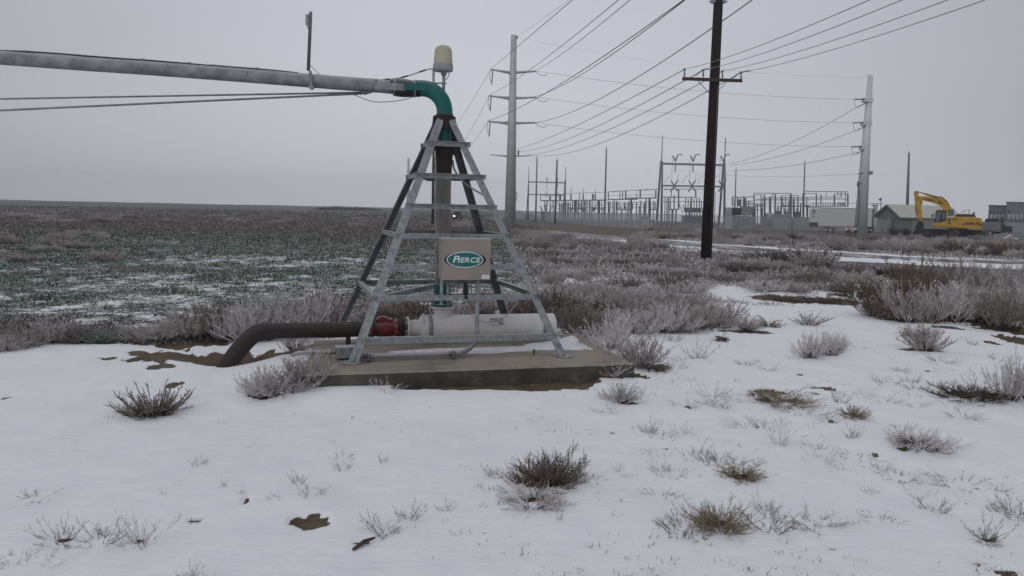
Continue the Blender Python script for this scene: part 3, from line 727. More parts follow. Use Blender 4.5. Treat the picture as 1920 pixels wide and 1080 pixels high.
# rusty coupling, red valve
m = MB(); m.tube([along(758), along(748)], .118, 20); m.tube([along(756), along(753)], .135, 20); m.tube([along(750.5), along(747)], .135, 20); m.build('coupling', RUST, IN)
rv = MB(); a = along(746); b_ = along(694); Lv = (a-b_).length
rv.lathe(b_, [(.0, 0), (.122, 0), (.122, .03), (.092, .045), (.092, .06), (.1, .10), (.106, Lv*.5), (.1, Lv-.1), (.092, Lv-.06), (.092, Lv-.04), (.122, Lv-.028), (.122, Lv), (0, Lv)], 28, 0, U)
rv.box((a+b_)/2+Zv*.09, .20, .12, .07, (U, W, Zv)); rv.box((a+b_)/2+Zv*.13-U*.02, .12, .09, .03, (U, W, Zv))
rv.tube([(a+b_)/2+Zv*.1-U*.02, (a+b_)/2+Zv*.155-U*.02], .03, 10)
val = rv.build('red_valve', REDP, IN)
m = MB()
for q in (a-U*.012, b_+U*.012):
    for k in range(8):
        an = k*math.pi/4+.3; m.disc(q+(W*math.cos(an)+Zv*math.sin(an))*.107, U, .012, .06, 6)
m.build('valve_bolt', GALV, val)
m = MB(); c = along(699); m.lathe(c, [(.1, -.01), (.136, -.01), (.136, .012), (.1, .012)], 20, 0, U); m.build('gasket', RUST2, val)
# main
z1 = AX.z
mp = [along(692), along(640), along(580), along(525), along(500)]
mp = [V((p.x, p.y, AX.z+.0)) for p in mp]
yb = mp[-1].y
mp += [D(482, 624, yb-.02), D(466, 636, yb-.05), D(452, 651, yb-.09), D(439, 667, yb-.12), D(426, 685, yb-.15), D(408, 712, yb-.18)]
m = MB(); m.tube(cr(mp, 5), [.094]*(5*4)+[.102]*(5*6+1), 24); m.build('rusty_main', RUST2, IN)
m = MB(); c = along(653); m.bar(c-Zv*.05, V((c.x, c.y, PADZ)), .05, .05); m.build('pipe_support', RUST, IN)
m = MB(); c = along(598); m.disc(c-W*.1, W, .012, .02, 8); m.build('plug', REDP, IN)

# ---------- electrical conduit on the slab ----------
CD = thing('electrical_conduit', 'frosted grey conduit bending down from the control box and along the slab', 'conduit', V((corner(0).x, corner(0).y, PADZ)))
m = MB()
pts = [onfront(895.5, 524, .13), onfront(894.5, 600, .13), onfront(893.5, 632, .13)]
hz = PADZ+.06
pts += [onfront(890, 643, .13), onfront(881, 653, .13)]
pts += [PL(868, 660.5, hz), PL(850, 662.5, hz), PL(780, 665, hz), PL(690, 667.5, hz)]
m.tube(cr(pts, 5), [.026]*(5*4)+[.027]*(5*4+1), 12); m.build('pipe', GREYPL, CD)
for (a, b) in ((850, 663), (691, 668)):
    q = PL(a, b, hz); m = MB(); m.tube([q-U*.018, q+U*.018], .037, 12); m.box(q-Zv*.035, .05, .11, .02, (U, W, Zv)); m.tube([q-W*.04-Zv*.06, q-W*.04], .008, 6); m.tube([q-U*.05, q-U*.045], .034, 12); m.build('pipe_clamp', GALVD, CD)
m = MB(); m.tube([PL(701, 667, hz), PL(689, 667.5, hz)], .034, 12); m.tube([PL(690, 667.5, hz), PL(660, 668.2, hz)], .024, 12); m.build('coupling', GREYPL, CD)
jb = PL(652, 660, hz+.02); m = MB(); m.box(jb, .24, .14, .11, (U, W, Zv)); m.box(jb+Zv*.06, .27, .17, .014, (U, W, Zv)); m.build('junction_box', GALV, CD)
m = MB(); m.tube([PL(634, 660.5, hz), PL(600, 661, hz), PL(580, 661, hz), PL(560, 662, hz), PL(548, 666, hz-.04)], .024, 12)
for a in (618, 600, 585): m.tube([PL(a, 661, hz)-U*.02, PL(a, 661, hz)+U*.02], .03, 12)
m.build('pipe', GREYPL, CD)
# ---------- transmission poles ----------
def gpt(px, py):  # ground point for a pixel
    return G(px, py)
def gy(x, y): return gz(x, y)
LPY = 95.0
def pole(name, label, base_px, top_px, Y, r0, r1, mtl, base_py, group=None, cat='utility pole', n=16):
    b = D(base_px, base_py, Y); t = D(top_px[0], top_px[1], Y); b = V((t.x, Y, gz(t.x, Y)-.1))
    o = thing(name, label, cat, V((b.x, b.y, b.z+.1)), group)
    m = MB(); m.tube([b, t], [r0, r1], n); m.build('shaft', mtl, o)
    return o, b, t
pA, bA, tA = pole('transmission_pole', 'tall grey steel pole with paired arms, left of the dark wooden pole', 954, (963.5, 66), LPY, .68, .33, POLES, 427)
poleM = POLES
def arm(o, px0, py0, px1, py1, Y, r0=.17, r1=.09, mtl=POLES, name='arm', dy=0):
    a = D(px0, py0, Y); b = D(px1, py1, Y); b = V((b.x, b.y+dy, b.z)) if dy else b
    m = MB(); m.tube([a, b], [r0, r1], 8); m.disc(a, b-a, r0*1.5, .12, 8); return m.build(name, mtl, o)
for (lx, ly, ax, ay, rx, ry) in ((920, 130, 960, 136, 1005, 133.5), (917, 179.5, 958, 184, 1005, 182.5), (915, 227.5, 956, 231, 1004, 230)):
    arm(pA, ax-5, ay, lx, ly, LPY); arm(pA, ax+5, ay, rx, ry, LPY)
    for (x0, y0, x1, y1) in ((lx+4, ly+3, lx+2, ly+28),):
        m = MB(); a = D(x0, y0, LPY); b = D(x1, y1, LPY)
        for k in range(10): m.disc(a.lerp(b, k/9), Zv, .07, .10, 8)
        m.tube([a, b], .045, 6); m.build('insulator', PORC, pA)
    m = MB(); m.tube(cr([D(lx, ly+2, LPY-.3), D(lx-2, ly+14, LPY-.3), D(lx+1, ly+25, LPY-.1)], 4), .03, 5); m.build('jumper_wire', WIRE, pA)
    m = MB(); m.tube(cr([D(rx, ry+1, LPY-.3), D(rx+8, ry+7, LPY-.3), D(rx+18, ry+8, LPY-.3), D(rx+22, ry+4, LPY-.1)], 4), .03, 5); m.build('jumper_wire', WIRE, pA)
arm(pA, 951, 293, 919, 290, LPY, .1, .05); arm(pA, 959, 293, 994, 292, LPY, .1, .05)
m = MB(); c = D(972, 286, LPY); m.tube([c-Zv*.3, c+Zv*.25], .09, 8); m.build('insulator', PORC, pA)
m = MB(); a = D(966.5, 361, LPY-.6); m.disc(D(967, 361, LPY), V((1, 0, 0)), .12, .2, 8); m.disc(D(967, 374.5, LPY), V((1, 0, 0)), .12, .2, 8)
m.tube(cr([D(967, 361, LPY), D(969.3, 366, LPY), D(969, 371, LPY), D(967, 375, LPY)], 4), .035, 5); m.build('step_loop', PORC, pA)
m = MB(); m.disc(D(969, 70, LPY), Zv, .12, .3, 6); m.build('shield_wire_clamp', PORC, pA)

RPY = 103.0
pB, bB, tB = pole('transmission_pole', 'bright pale steel pole between the white trailer and the yellow excavator', 1617, (1632, 141), RPY, .80, .30, POLEW, 437)
for (x, y) in ((1624.5, 186), (1622, 230), (1619, 275)):
    m = MB(); m.tube([D(x, y, RPY-.3), D(x-23, y+.5, RPY-.3)], .055, 8)
    for k in range(8): m.disc(D(x-2-k*2.6, y, RPY-.3), V((1, 0, 0)), .09, .05, 8)
    m.build('insulator', PORC, pB)
    m = MB(); m.tube([D(x, y+6, RPY-.3), D(x-12, y+13, RPY-.3)], .06, 8); m.build('insulator', PORC, pB)
    m = MB(); m.tube(cr([D(x-22, y+1, RPY-.3), D(x-22, y+8, RPY-.3), D(x-18, y+16, RPY-.3), D(x-11, y+13, RPY-.3)], 4), .025, 5); m.build('jumper_wire', WIRE, pB)
    m = MB(); m.box(D(x+2, y+2, RPY), 1.1, .9, .5); m.build('arm_bracket', POLEW, pB)
m = MB(); m.box(D(1633, 324, RPY-.5), .35, .35, .45); m.box(D(1630, 325, RPY-.5), .5, .1, .12); m.build('equipment_box', GREYPL, pB)
m = MB(); m.tube([D(1620, 324, RPY-.5), D(1607, 326, RPY-.5)], .05, 6); m.tube([D(1616, 343, RPY-.5), D(1609, 343, RPY-.5)], .05, 6); m.tube([D(1609, 340, RPY-.5), D(1608, 350, RPY-.5)], .1, 8); m.build('side_bracket', PORC, pB)
m = MB(); m.tube(cr([D(1608, 344, RPY-.6), D(1610, 356, RPY-.6), D(1611.5, 368, RPY-.6), D(1611, 390, RPY-.9), D(1609, 415, RPY-.9), D(1606, 432, RPY-.9), D(1600, 439, RPY-1.4)], 4), .05, 6); m.build('riser_cable', PORC, pB)
# distant posts behind the pyramid
pC, bC, tC = pole('transmission_pole', 'thin grey pole far off, seen left through the pyramid frame', 766, (766, 297), 190, .45, .25, POLES, 400)
m = MB(); m.bar(D(762, 320, 190), D(771, 320, 190), .2, .2); m.build('arm', POLES, pC)
pD, bD, tD = pole('utility_pole', 'thin dark pole far off, just left of the rusty riser', 813, (813, 272), 110, .20, .15, WOODP, 405)
m = MB(); m.bar(D(799, 338.5, 110), D(815, 339, 110), .12, .14); m.build('crossarm', WOODX, pD)
# dark wooden pole
WY = 33.0
b = G(1323, 487); WY = b.y
t = D(1347.5, -25, WY); t = V((b.x+.05, WY, t.z))
topz = t.z; WP = thing('wooden_power_pole', 'dark wooden power pole with one crossarm beside the snowy road', 'utility pole', b)
ta = D(1347, 0, WY); base = V((b.x, b.y, b.z-.2))
bax = D(1323.5, 487, WY)
dirv = (V((ta.x, WY, ta.z))-bax)
m = MB(); p1 = bax+dirv*1.06; m.tube([bax-dirv*.02, bax+dirv*.5, p1], [.225, .205, .18], 20); m.build('shaft', WOODP, WP)
yf = WY-.27
xa = D(1279.5, 147.5, yf); xb = D(1391.5, 151.5, yf)
m = MB(); m.bar(xa, xb, .10, .12); m.build('crossarm', WOODX, WP)
for (a, c_) in (((1309, 152), (1331, 176)), ((1363, 154), (1346, 170))):
    m = MB(); m.bar(D(*a, yf+.07), D(*c_, yf+.07), .035, .02); m.build('brace', GALVD, WP)
INS = [(1283.5, 130, 146), (1318.5, 131.5, 147), (1354.5, 133.5, 149), (1389.5, 136, 151)]
for (x, y0, y1) in INS:
    m = MB(); a = D(x, y0, yf); c_ = D(x, y1, yf); m.tube([c_, a], .014, 6)
    for k in range(4): m.disc(c_.lerp(a, .3+.2*k), Zv, .045-.004*k, .03, 10)
    m.disc(a, Zv, .05, .06, 10); m.build('insulator', PORC, WP)
for (a, b_, c_) in (((1304, 141), (1318, 131.5), (1334, 128.5)), ((1374, 146), (1389, 136), (1407, 132.5))):
    m = MB(); m.tube(cr([D(*a, yf+.4), D(*b_, yf), D(*c_, yf-.6)], 5), .028, 8); m.build('line_guard', GREYPL, WP)
for s, nm in ((-1, 1), (1, 1)):
    m = MB(); q = D(1347+s*9.5, -2, WY-.02); m.box(q, .17, .2, .32); m.bar(q-Zv*.1, q-Zv*.1+V((s*.2, 0, 0)), .03, .03); m.build('pole_bracket', GREYPL, WP)
m = MB(); a = D(1352, 100, WY-.2); q = bax+dirv*.05
m.tube([bax+dirv*.02+V((.1, -.21, 0)), bax+dirv*.68+V((.1, -.2, 0))], .012, 6); m.build('ground_wire', GALVD, WP)

# ---------- wires ----------
def wire(a, Ya, b, Yb, mid=None, r=.02, mtl=WIRE, label='', group=None, extend=0):
    A = D(*a, Ya); B = D(*b, Yb)
    def pts(s, n=28): return [A.lerp(B, k/n)-Zv*s*4*(k/n)*(1-k/n) for k in range(n+1)]
    s = 0.0
    if mid:
        best = 1e9
        for q in range(0, 160):
            ss = q*.06; d = 1e9; P = [proj(p) for p in pts(ss)]
            for (x0, y0), (x1, y1) in zip(P, P[1:]):
                if min(x0, x1)-1 <= mid[0] <= max(x0, x1)+1:
                    f = (mid[0]-x0)/((x1-x0) or 1e-6); d = min(d, abs(y0+(y1-y0)*f-mid[1]))
            if d < best: best = d; s = ss
    P = pts(s)
    if extend: P.append(P[-1]+(P[-1]-P[-2])*extend*9)
    m = MB(); m.tube(P, r, 5, cap=True); o = m.build('overhead_wire', mtl, None, origin=P[0])
    tag(o, label, 'power line', group); return o
g1 = 'conductors climbing from the grey steel pole to the top edge'
wire((920, 130), LPY, (1073, 0), 40, (1000, 62), .02, WIRE, 'wire from the left topmost arm of the grey steel pole up to the right', g1, 3)
wire((917, 179), LPY, (1159, 0), 40, (1080, 65), .02, WIRE, 'wire from the left middle arm of the grey steel pole up to the right', g1, 3)
wire((1005, 132), LPY, (1181, 0), 40, (1085, 77), .02, WIRE, 'wire from the right topmost arm of the grey steel pole up to the right', g1, 3)
wire((915, 227), LPY, (1279, 2), 36, (1100, 127), .025, WIRE, 'wire from the left third arm of the grey steel pole up to the right', g1, 3)
wire((1004, 181), LPY, (1284, 0), 36, (1120, 121), .025, WIRE, 'wire from the right middle arm of the grey steel pole up to the right', g1, 3)
wire((1004, 230), LPY, (1410, 0), 34, (1174, 157), .025, WIRE, 'wire from the right third arm passing behind the dark wooden pole', g1, 3)
wire((969, 70), LPY, (1067, 0), 45, None, .009, WIREP, 'thin faint wire rising from the very top of the grey steel pole', None, 3)
m = None
g2 = 'conductors going far left from the grey steel pole'
for (a, b_, lb) in (((920, 130), (862, 225), 'topmost'), ((917, 179), (875, 258), 'middle'), ((915, 227), (882, 274), 'third')):
    e = (a[0]+(b_[0]-a[0])*1.9, a[1]+(b_[1]-a[1])*1.62)
    wire(a, LPY, e, 185, b_, .022, WIREP, 'wire sagging left behind the pyramid frame from the %s left arm' % lb, g2)
g3 = 'conductors between the two tall steel poles'
for (a, b_, md, lb) in (((1005, 133), (1602, 186), (1322, 172), 'highest'), ((1005, 182), (1599, 230), (1327, 218), 'middle'), ((1004, 230), (1596, 275), (1322, 264), 'lowest')):
    wire(a, LPY, b_, RPY-.3, md, .018, WIREP, '%s of the three pale wires joining the two tall steel poles' % lb, g3)
wire((969, 70), LPY, (1630, 145), RPY, (1200, 112), .008, WIREP, 'hair thin wire joining the tops of the two tall steel poles', None)
g4 = 'conductors on the crossarm of the wooden pole'
STARTS = [(968, 280), (972, 284), (990, 290), (995, 291)]; ENDS = [(1630, 0), (1691, 0), (1777, 0), (1847, 0)]
for k, (x, y0, y1) in enumerate(INS):
    nm = ['leftmost', 'second from left', 'third from left', 'rightmost'][k]
    md = [(1140, 207), (1160, 217), (1150, 240), (1170, 250)][k]
    wire(STARTS[k], LPY, (x, y0), yf, md, .017, WIRE, 'low wire from the steel pole to the %s insulator of the wooden pole' % nm, g4)
    md = [(1450, 76), (1500, 77), (1560, 78), (1620, 76)][k]
    wire((x, y0), yf, ENDS[k], 14, md, .0095, WIREP, 'wire rising right from the %s insulator of the wooden pole' % nm, g4, 4)
g5 = 'wires dropping from the pale steel pole to the gantry'
for (a, b_, md, lb) in (((1613, 197), (1368, 307), (1490, 264), 'highest'), ((1611, 242), (1368, 310), (1490, 285), 'middle'), ((1608, 286), (1372, 319), (1490, 310), 'lowest')):
    wire(a, RPY-.3, b_, 152, md, .028, WIRE, '%s wire sagging from the pale steel pole down to the tall gantry' % lb, g5)
wire((1607, 326), RPY-.5, (1270, 319), 152, (1400, 330), .016, WIREP, 'faint low wire running left from the pale steel pole to the gantry', None)
wire((994, 292), LPY+.4, (1020, 316), 185, None, .012, WIREP, 'short faint wire from the low arm towards the thin masts', None)

# ---------- switchyard ----------
def z6(x, y): return (960+x/5.053, 240+y/5.053)
def z7(x, y): return (1300+x/5.053, 240+y/5.053)
def z8(x, y): return (1600+x/6., 330+y/6.)
def groundz(Y): return float(slope_z(np.array([Y]))[0])
def fbar(parent, cv, x0, y0, x1, y1, w, Y, name, mtl=SUBS, dep=0, sc=5.053, round_=False, ground=False, dY=0):
    a = D(*cv(x0, y0), Y); b = D(*cv(x1, y1), Y+dY)
    if ground: b = V((b.x, b.y, groundz(Y)-.05))
    h = w/sc*Y/F
    m = MB()
    if round_: m.tube([a, b], [h/2*.8, h/2], 8)
    else: m.bar(a, b, h, dep or h)
    return m.build(name, mtl, parent)
def insul(parent, cv, x0, y0, x1, y1, w, Y, sc=5.053, name='insulator', mtl=PORC):
    a = D(*cv(x0, y0), Y); b = D(*cv(x1, y1), Y); r = w/sc*Y/F/2; n = 9
    m = MB(); m.tube([a, b], r*.5, 6)
    for k in range(n): m.disc(a.lerp(b, (k+.5)/n), b-a, r, (b-a).length/n*.45, 8)
    return m.build(name, mtl, parent)
# big gantry behind the wooden pole
GY = 152
gA = thing('switchyard_gantry', 'large steel A-leg gantry with V insulators, partly behind the dark wooden pole', 'gantry', V((D(1300, 420, GY).x, GY, groundz(GY))))
for (xt, yt, xb, yb, x2) in ((1418, 310, 1375, 820, 1418),):
    fbar(gA, z6, 1426, 75, 1418, 312, 9, GY, 'mast', SUBS, round_=True)
    fbar(gA, z6, 1412, 312, 1372, 830, 22, GY, 'leg', SUBS, round_=True, ground=True); fbar(gA, z6, 1424, 312, 1418, 830, 22, GY+1.5, 'leg', SUBP, round_=True, ground=True)
fbar(gA, z7, 306, 93, 296, 330, 10, GY, 'mast', SUBS, round_=True)
fbar(gA, z7, 286, 325, 240, 920, 22, GY, 'leg', SUBS, round_=True, ground=True); fbar(gA, z7, 297, 325, 294, 920, 24, GY+1.5, 'leg', SUBP, round_=True, ground=True)
a = z6(1425, 338); b_ = z7(290, 352)
for (ya, yb, w_) in ((338, 352, 18), (546, 556, 15)):
    A = D(*z6(1425, ya), GY); B = D(*z7(290, yb), GY); h = w_/5.053*GY/F
    m = MB(); m.bar(A, B, .6, h); m.build('beam', SUBP, gA)
fbar(gA, z6, 1440, 580, 1835, 578, 6, GY, 'bus_bar', SUBP)
for x in (1548, 1716, 1862, 2002):
    insul(gA, z6, x, 318, x-22, 262, 14, GY); insul(gA, z6, x, 318, x+20, 262, 14, GY); insul(gA, z6, x, 345, x-2, 420, 13, GY)
    insul(gA, z6, x-10, 548, x-42, 500, 14, GY); insul(gA, z6, x-10, 548, x+24, 495, 14, GY); insul(gA, z6, x-10, 552, x-45, 605, 14, GY); insul(gA, z6, x-10, 552, x+22, 598, 14, GY)
    m = MB(); m.tube(cr([D(*z6(x+18, 262), GY), D(*z6(x+40, 250), GY), D(*z6(x+62, 256), GY)], 4), .09, 5); m.build('jumper_wire', SUBS, gA)
    m = MB(); m.tube([D(*z6(x-28, 262), GY), D(*z6(x-34, 500), GY)], .035, 4); m.tube([D(*z6(x+28, 430), GY), D(*z6(x+22, 495), GY)], .035, 4); m.build('drop_wire', SUBS, gA)
    m = MB(); m.tube(cr([D(*z6(x-50, 450), GY), D(*z6(x-80, 480), GY), D(*z6(x-100, 520), GY)], 4), .035, 4); m.build('slack_wire', SUBS, gA)
# small gantry left
HY = 185
gB = thing('switchyard_gantry', 'smaller steel gantry beside the grey steel pole, two crossbeams', 'gantry', V((D(1025, 420, HY).x, HY, groundz(HY))))
fbar(gB, z6, 160, 363, 157, 500, 6, HY, 'mast', SUBS, round_=True); fbar(gB, z6, 157, 495, 138, 800, 10, HY, 'leg', SUBS, round_=True, ground=True); fbar(gB, z6, 158, 495, 154, 800, 10, HY+1.5, 'leg', SUBS, round_=True, ground=True)
fbar(gB, z6, 510, 370, 507, 500, 7, HY, 'mast', SUBS, round_=True); fbar(gB, z6, 503, 495, 484, 800, 12, HY, 'leg', SUBS, round_=True, ground=True); fbar(gB, z6, 507, 495, 502, 800, 12, HY+1.5, 'leg', SUBS, round_=True, ground=True)
fbar(gB, z6, 160, 511, 505, 519, 11, HY, 'beam', SUBP); fbar(gB, z6, 160, 630, 500, 632, 10, HY, 'beam', SUBP)
for x in (330, 432):
    insul(gB, z6, x, 505, x-7, 468, 6, HY); insul(gB, z6, x, 505, x+7, 468, 6, HY); insul(gB, z6, x, 520, x-2, 560, 6, HY)
    insul(gB, z6, x-4, 630, x-16, 605, 6, HY); insul(gB, z6, x-4, 630, x+10, 605, 6, HY); insul(gB, z6, x-4, 632, x-16, 660, 6, HY); insul(gB, z6, x-4, 632, x+8, 660, 6, HY)
    m = MB(); m.tube([D(*z6(x-2, 560), HY), D(*z6(x-4, 606), HY)], .03, 4); m.build('drop_wire', SUBS, gB)
for (x0, y0, x1, y1, w, Y, mt_, lb) in ((237, 280, 226, 800, 17, 150, SUBP, 'pale tapered mast just right of the grey steel pole'), (427, 303, 410, 810, 20, 140, SUBS, 'dark mast standing inside the smaller gantry'),
        (895, 197, 878, 825, 17, 140, SUBS, 'tall lone mast between the two gantries')):
    q = D(*z6(x1, y1), Y); o = thing('lightning_mast', lb, 'mast', V((q.x, Y, groundz(Y))), 'lightning masts of the switchyard')
    fbar(o, z6, x0, y0, x1, y1, w, Y, 'shaft', mt_, round_=True, ground=True); m = MB(); c = D(*z6(x0, y0), Y); m.tube([c, c+Zv*.5], .04, 5); m.build('tip', SUBS, o)
for (x0, y0, x1, y1, w, Y, lb) in ((405, 393, 390, 920, 12, 150, 'thin mast beside the boxy transformer with the green doors'), (1056, 330, 1040, 930, 15, 140, 'mast rising among the busbar racks left of the trailer'), (208, 628, 204, 800, 8, 150, 'short thin mast just right of the dark wooden pole')):
    q = D(*z7(x1, y1), Y); o = thing('lightning_mast', lb, 'mast', V((q.x, Y, groundz(Y))), 'lightning masts of the switchyard')
    fbar(o, z7, x0, y0, x1, y1, w, Y, 'shaft', SUBS, round_=True, ground=True); m = MB(); c = D(*z7(x0, y0), Y); m.tube([c, c+Zv*.5], .04, 5); m.build('tip', SUBS, o)
o = thing('lightning_mast', 'tall lone mast rising behind the block building roof', 'mast', V((D(1700, 420, 165).x, 165, groundz(165))), 'lightning masts of the switchyard')
m = MB(); a = D(1704.5, 286, 165); b_ = D(1699, 440, 165); m.tube([a, V((b_.x, 165, groundz(165)))], [.19, .34], 10); m.build('shaft', SUBS, o); m = MB(); m.tube([a, a+Zv*.5], .04, 5); m.build('tip', SUBS, o)

def rack(label, cv, Y, depth, H, Vs, group='busbar racks of the switchyard', extra=None, name='busbar_rack'):
    "H horizontals (x0,y0,x1,y1,w); Vs verticals (x, ytop, ybot, w)"
    xs = [h[0] for h in H]+[v[0] for v in Vs]; q = D(*cv(sum(xs)/len(xs), 800), Y)
    o = thing(name, label, 'busbar rack', V((q.x, Y, groundz(Y))), group)
    for d in ([0, depth] if depth else [0]):
        for h in H: fbar(o, cv, h[0], h[1], h[2], h[3], h[4]*(.8 if d else 1), Y+d, 'beam', SUBP if (h[4] < 9) else SUBS)
        for v in Vs:
            if d and (v[0] % 3 == 1): continue
            fbar(o, cv, v[0]+(3 if d else 0), v[1], v[0]+(3 if d else 0), v[2], v[3]*(.8 if d else 1), Y+d, 'post', SUBS, ground=v[2] >= 800)
    if extra: extra(o)
    return o
def ex1(o):
    for x in (556, 672, 770, 920, 690):
        m = MB(); a = D(*z6(x, 770), 160); m.box(a, .45, .5, .9); m.build('switch_box', SUBP, o)
    for (x, y) in ((563, 573), (679, 573), (792, 577)):
        insul(o, z6, x-5, 622, x, y, 7, 160); insul(o, z6, x-4, 685, x-4, 625, 18, 161, mtl=SUBP)
    for x in (600, 615, 815, 822): insul(o, z6, x, 820, x, 690, 14, 162, mtl=SUBP)
rack('long busbar rack left of the tall lone mast, behind the fence', z6, 160, 6,
     [(270, 688, 900, 682, 9), (310, 712, 890, 708, 5), (500, 622, 900, 607, 4), (565, 768, 675, 768, 9), (765, 768, 890, 768, 9), (360, 640, 500, 640, 4), (270, 640, 360, 640, 3)],
     [(270, 640, 688, 5), (356, 640, 688, 7), (365, 640, 688, 4), (455, 630, 688, 16), (305, 690, 820, 4), (470, 712, 820, 5), (481, 712, 820, 4), (510, 700, 820, 6), (525, 712, 820, 4), (553, 712, 820, 8), (592, 685, 820, 9), (604, 685, 820, 11),
      (575, 712, 768, 4), (640, 620, 685, 6), (646, 712, 768, 4), (660, 712, 768, 4), (672, 700, 820, 5), (690, 690, 820, 12), (738, 685, 820, 9), (765, 625, 685, 14), (760, 700, 820, 8), (790, 712, 768, 4), (805, 712, 768, 4), (822, 685, 820, 13), (850, 712, 820, 6), (636, 712, 768, 4), (710, 712, 768, 4)], extra=ex1)
rack('busbar rack between the tall lone mast and the tall gantry', z6, 156, 6,
     [(905, 605, 1380, 577, 5), (910, 678, 1190, 675, 9), (1070, 665, 1370, 663, 10), (890, 708, 1130, 708, 5), (985, 770, 1145, 770, 10), (1140, 705, 1380, 700, 5), (1310, 772, 1380, 772, 9), (910, 605, 1070, 605, 3), (1075, 592, 1390, 588, 3)],
     [(912, 605, 678, 6), (1020, 615, 678, 5), (1048, 608, 675, 8), (1077, 595, 665, 9), (1180, 615, 665, 5), (1214, 590, 663, 9), (1362, 590, 663, 9), (967, 680, 820, 10), (918, 700, 820, 7), (950, 708, 820, 4), (993, 708, 770, 6), (1020, 708, 770, 4), (1043, 770, 830, 7),
      (1062, 708, 770, 8), (1078, 708, 770, 5), (1090, 770, 830, 6), (1098, 708, 770, 6), (1108, 708, 770, 4), (1128, 675, 830, 12), (1140, 710, 770, 6), (1256, 700, 830, 8), (1270, 670, 830, 9), (1302, 670, 830, 16), (1312, 705, 770, 6), (1355, 705, 770, 6)])
def ex3(o):
    for x in (1480, 1500, 1645, 1700, 1750, 1775): insul(o, z6, x, 780, x, 660, 12, 148, mtl=SUBS)
rack('busbar rack under the tall gantry, left of the wooden pole', z6, 147, 5,
     [(1430, 655, 1740, 657, 8), (1430, 698, 1820, 698, 6), (1500, 772, 1575, 772, 9), (1440, 585, 1740, 578, 4)],
     [(1450, 655, 830, 7), (1465, 670, 830, 5), (1480, 655, 830, 11), (1495, 700, 830, 6), (1510, 590, 660, 6), (1535, 640, 772, 8), (1578, 580, 772, 9), (1575, 700, 772, 7), (1740, 590, 660, 8), (1690, 700, 830, 6), (1815, 700, 830, 6), (1520, 772, 830, 16), (1555, 772, 830, 12)], extra=ex3)
def ex4(o):
    for x in (1135, 1160, 1185, 1210, 1232, 1255, 1275, 1298, 1318, 1342): insul(o, z7, x, 744, x, 708, 11, 140, mtl=SUBP)
    for x in (1372, 1393, 1413, 1430): insul(o, z7, x, 738, x-3, 706, 16, 140, mtl=BLACK)
    for x in (850, 880, 905, 600, 640, 1085, 1100, 1060): insul(o, z7, x-14, 738, x+14, 738, 14, 141, mtl=PORC)
    for x in (480, 500, 520, 545, 560): insul(o, z7, x, 740, x, 700, 7, 142, mtl=SUBP)
    for x in (605, 640): insul(o, z7, x-10, 775, x+12, 775, 12, 141)
rb = random.Random(77)
rack('hazy rear rows of switchgear posts behind the left part of the fence', z6, 178, 5,
     [(300, 735, 1380, 722, 4), (420, 760, 1380, 748, 4), (300, 700, 900, 690, 3), (900, 640, 1380, 630, 3)],
     [(x + rb.uniform(-12, 12), rb.choice([690, 705, 722, 735]), 820, rb.choice([4, 5, 6, 8])) for x in range(310, 1380, 26)])
rack('hazy rear rows of switchgear posts behind the boxy transformer and trailer', z7, 165, 5,
     [(380, 690, 1100, 690, 4), (600, 745, 1100, 745, 5), (380, 720, 760, 716, 4)],
     [(x + rb.uniform(-10, 10), rb.choice([650, 690, 716, 745]), 900, rb.choice([4, 6, 8])) for x in range(390, 1100, 27)])
rack('tall busbar rack left of and above the white trailer', z7, 140, 7,
     [(1060, 600, 1465, 605, 7), (570, 618, 930, 620, 7), (1050, 622, 1170, 620, 6), (1335, 628, 1470, 626, 7), (575, 634, 670, 634, 5), (400, 656, 570, 652, 8), (670, 664, 1395, 652, 6), (590, 676, 1465, 672, 8), (835, 642, 1000, 640, 6), (775, 712, 1130, 714, 5), (1120, 744, 1460, 744, 8), (1130, 710, 1440, 712, 4), (580, 722, 690, 724, 7), (370, 650, 480, 660, 6), (850, 738, 1010, 738, 7), (1470, 712, 1800, 716, 4)],
     [(368, 650, 740, 7), (385, 660, 740, 5), (418, 660, 740, 10), (430, 680, 740, 8), (445, 670, 750, 14), (480, 665, 900, 16), (575, 630, 900, 8), (640, 634, 900, 6), (652, 760, 900, 8), (672, 632, 900, 7), (752, 620, 664, 4), (777, 626, 810, 10), (835, 640, 900, 9), (847, 664, 740, 5), (925, 622, 930, 11), (950, 680, 930, 13), (915, 640, 900, 6), (1040, 620, 930, 10), (1165, 618, 744, 9), (1208, 632, 744, 7), (1258, 605, 650, 4), (1335, 628, 744, 8), (1368, 605, 630, 4), (1400, 605, 660, 4), (1463, 622, 744, 9), (1440, 605, 744, 3)], extra=ex4)
rack('low busbar stand right of the white trailer behind the block building', z7, 150, 3, [(1680, 716, 1800, 716, 6), (1690, 734, 1750, 734, 8)], [(1710, 716, 900, 6), (1725, 734, 900, 6), (1740, 716, 900, 5), (1775, 716, 900, 4)])
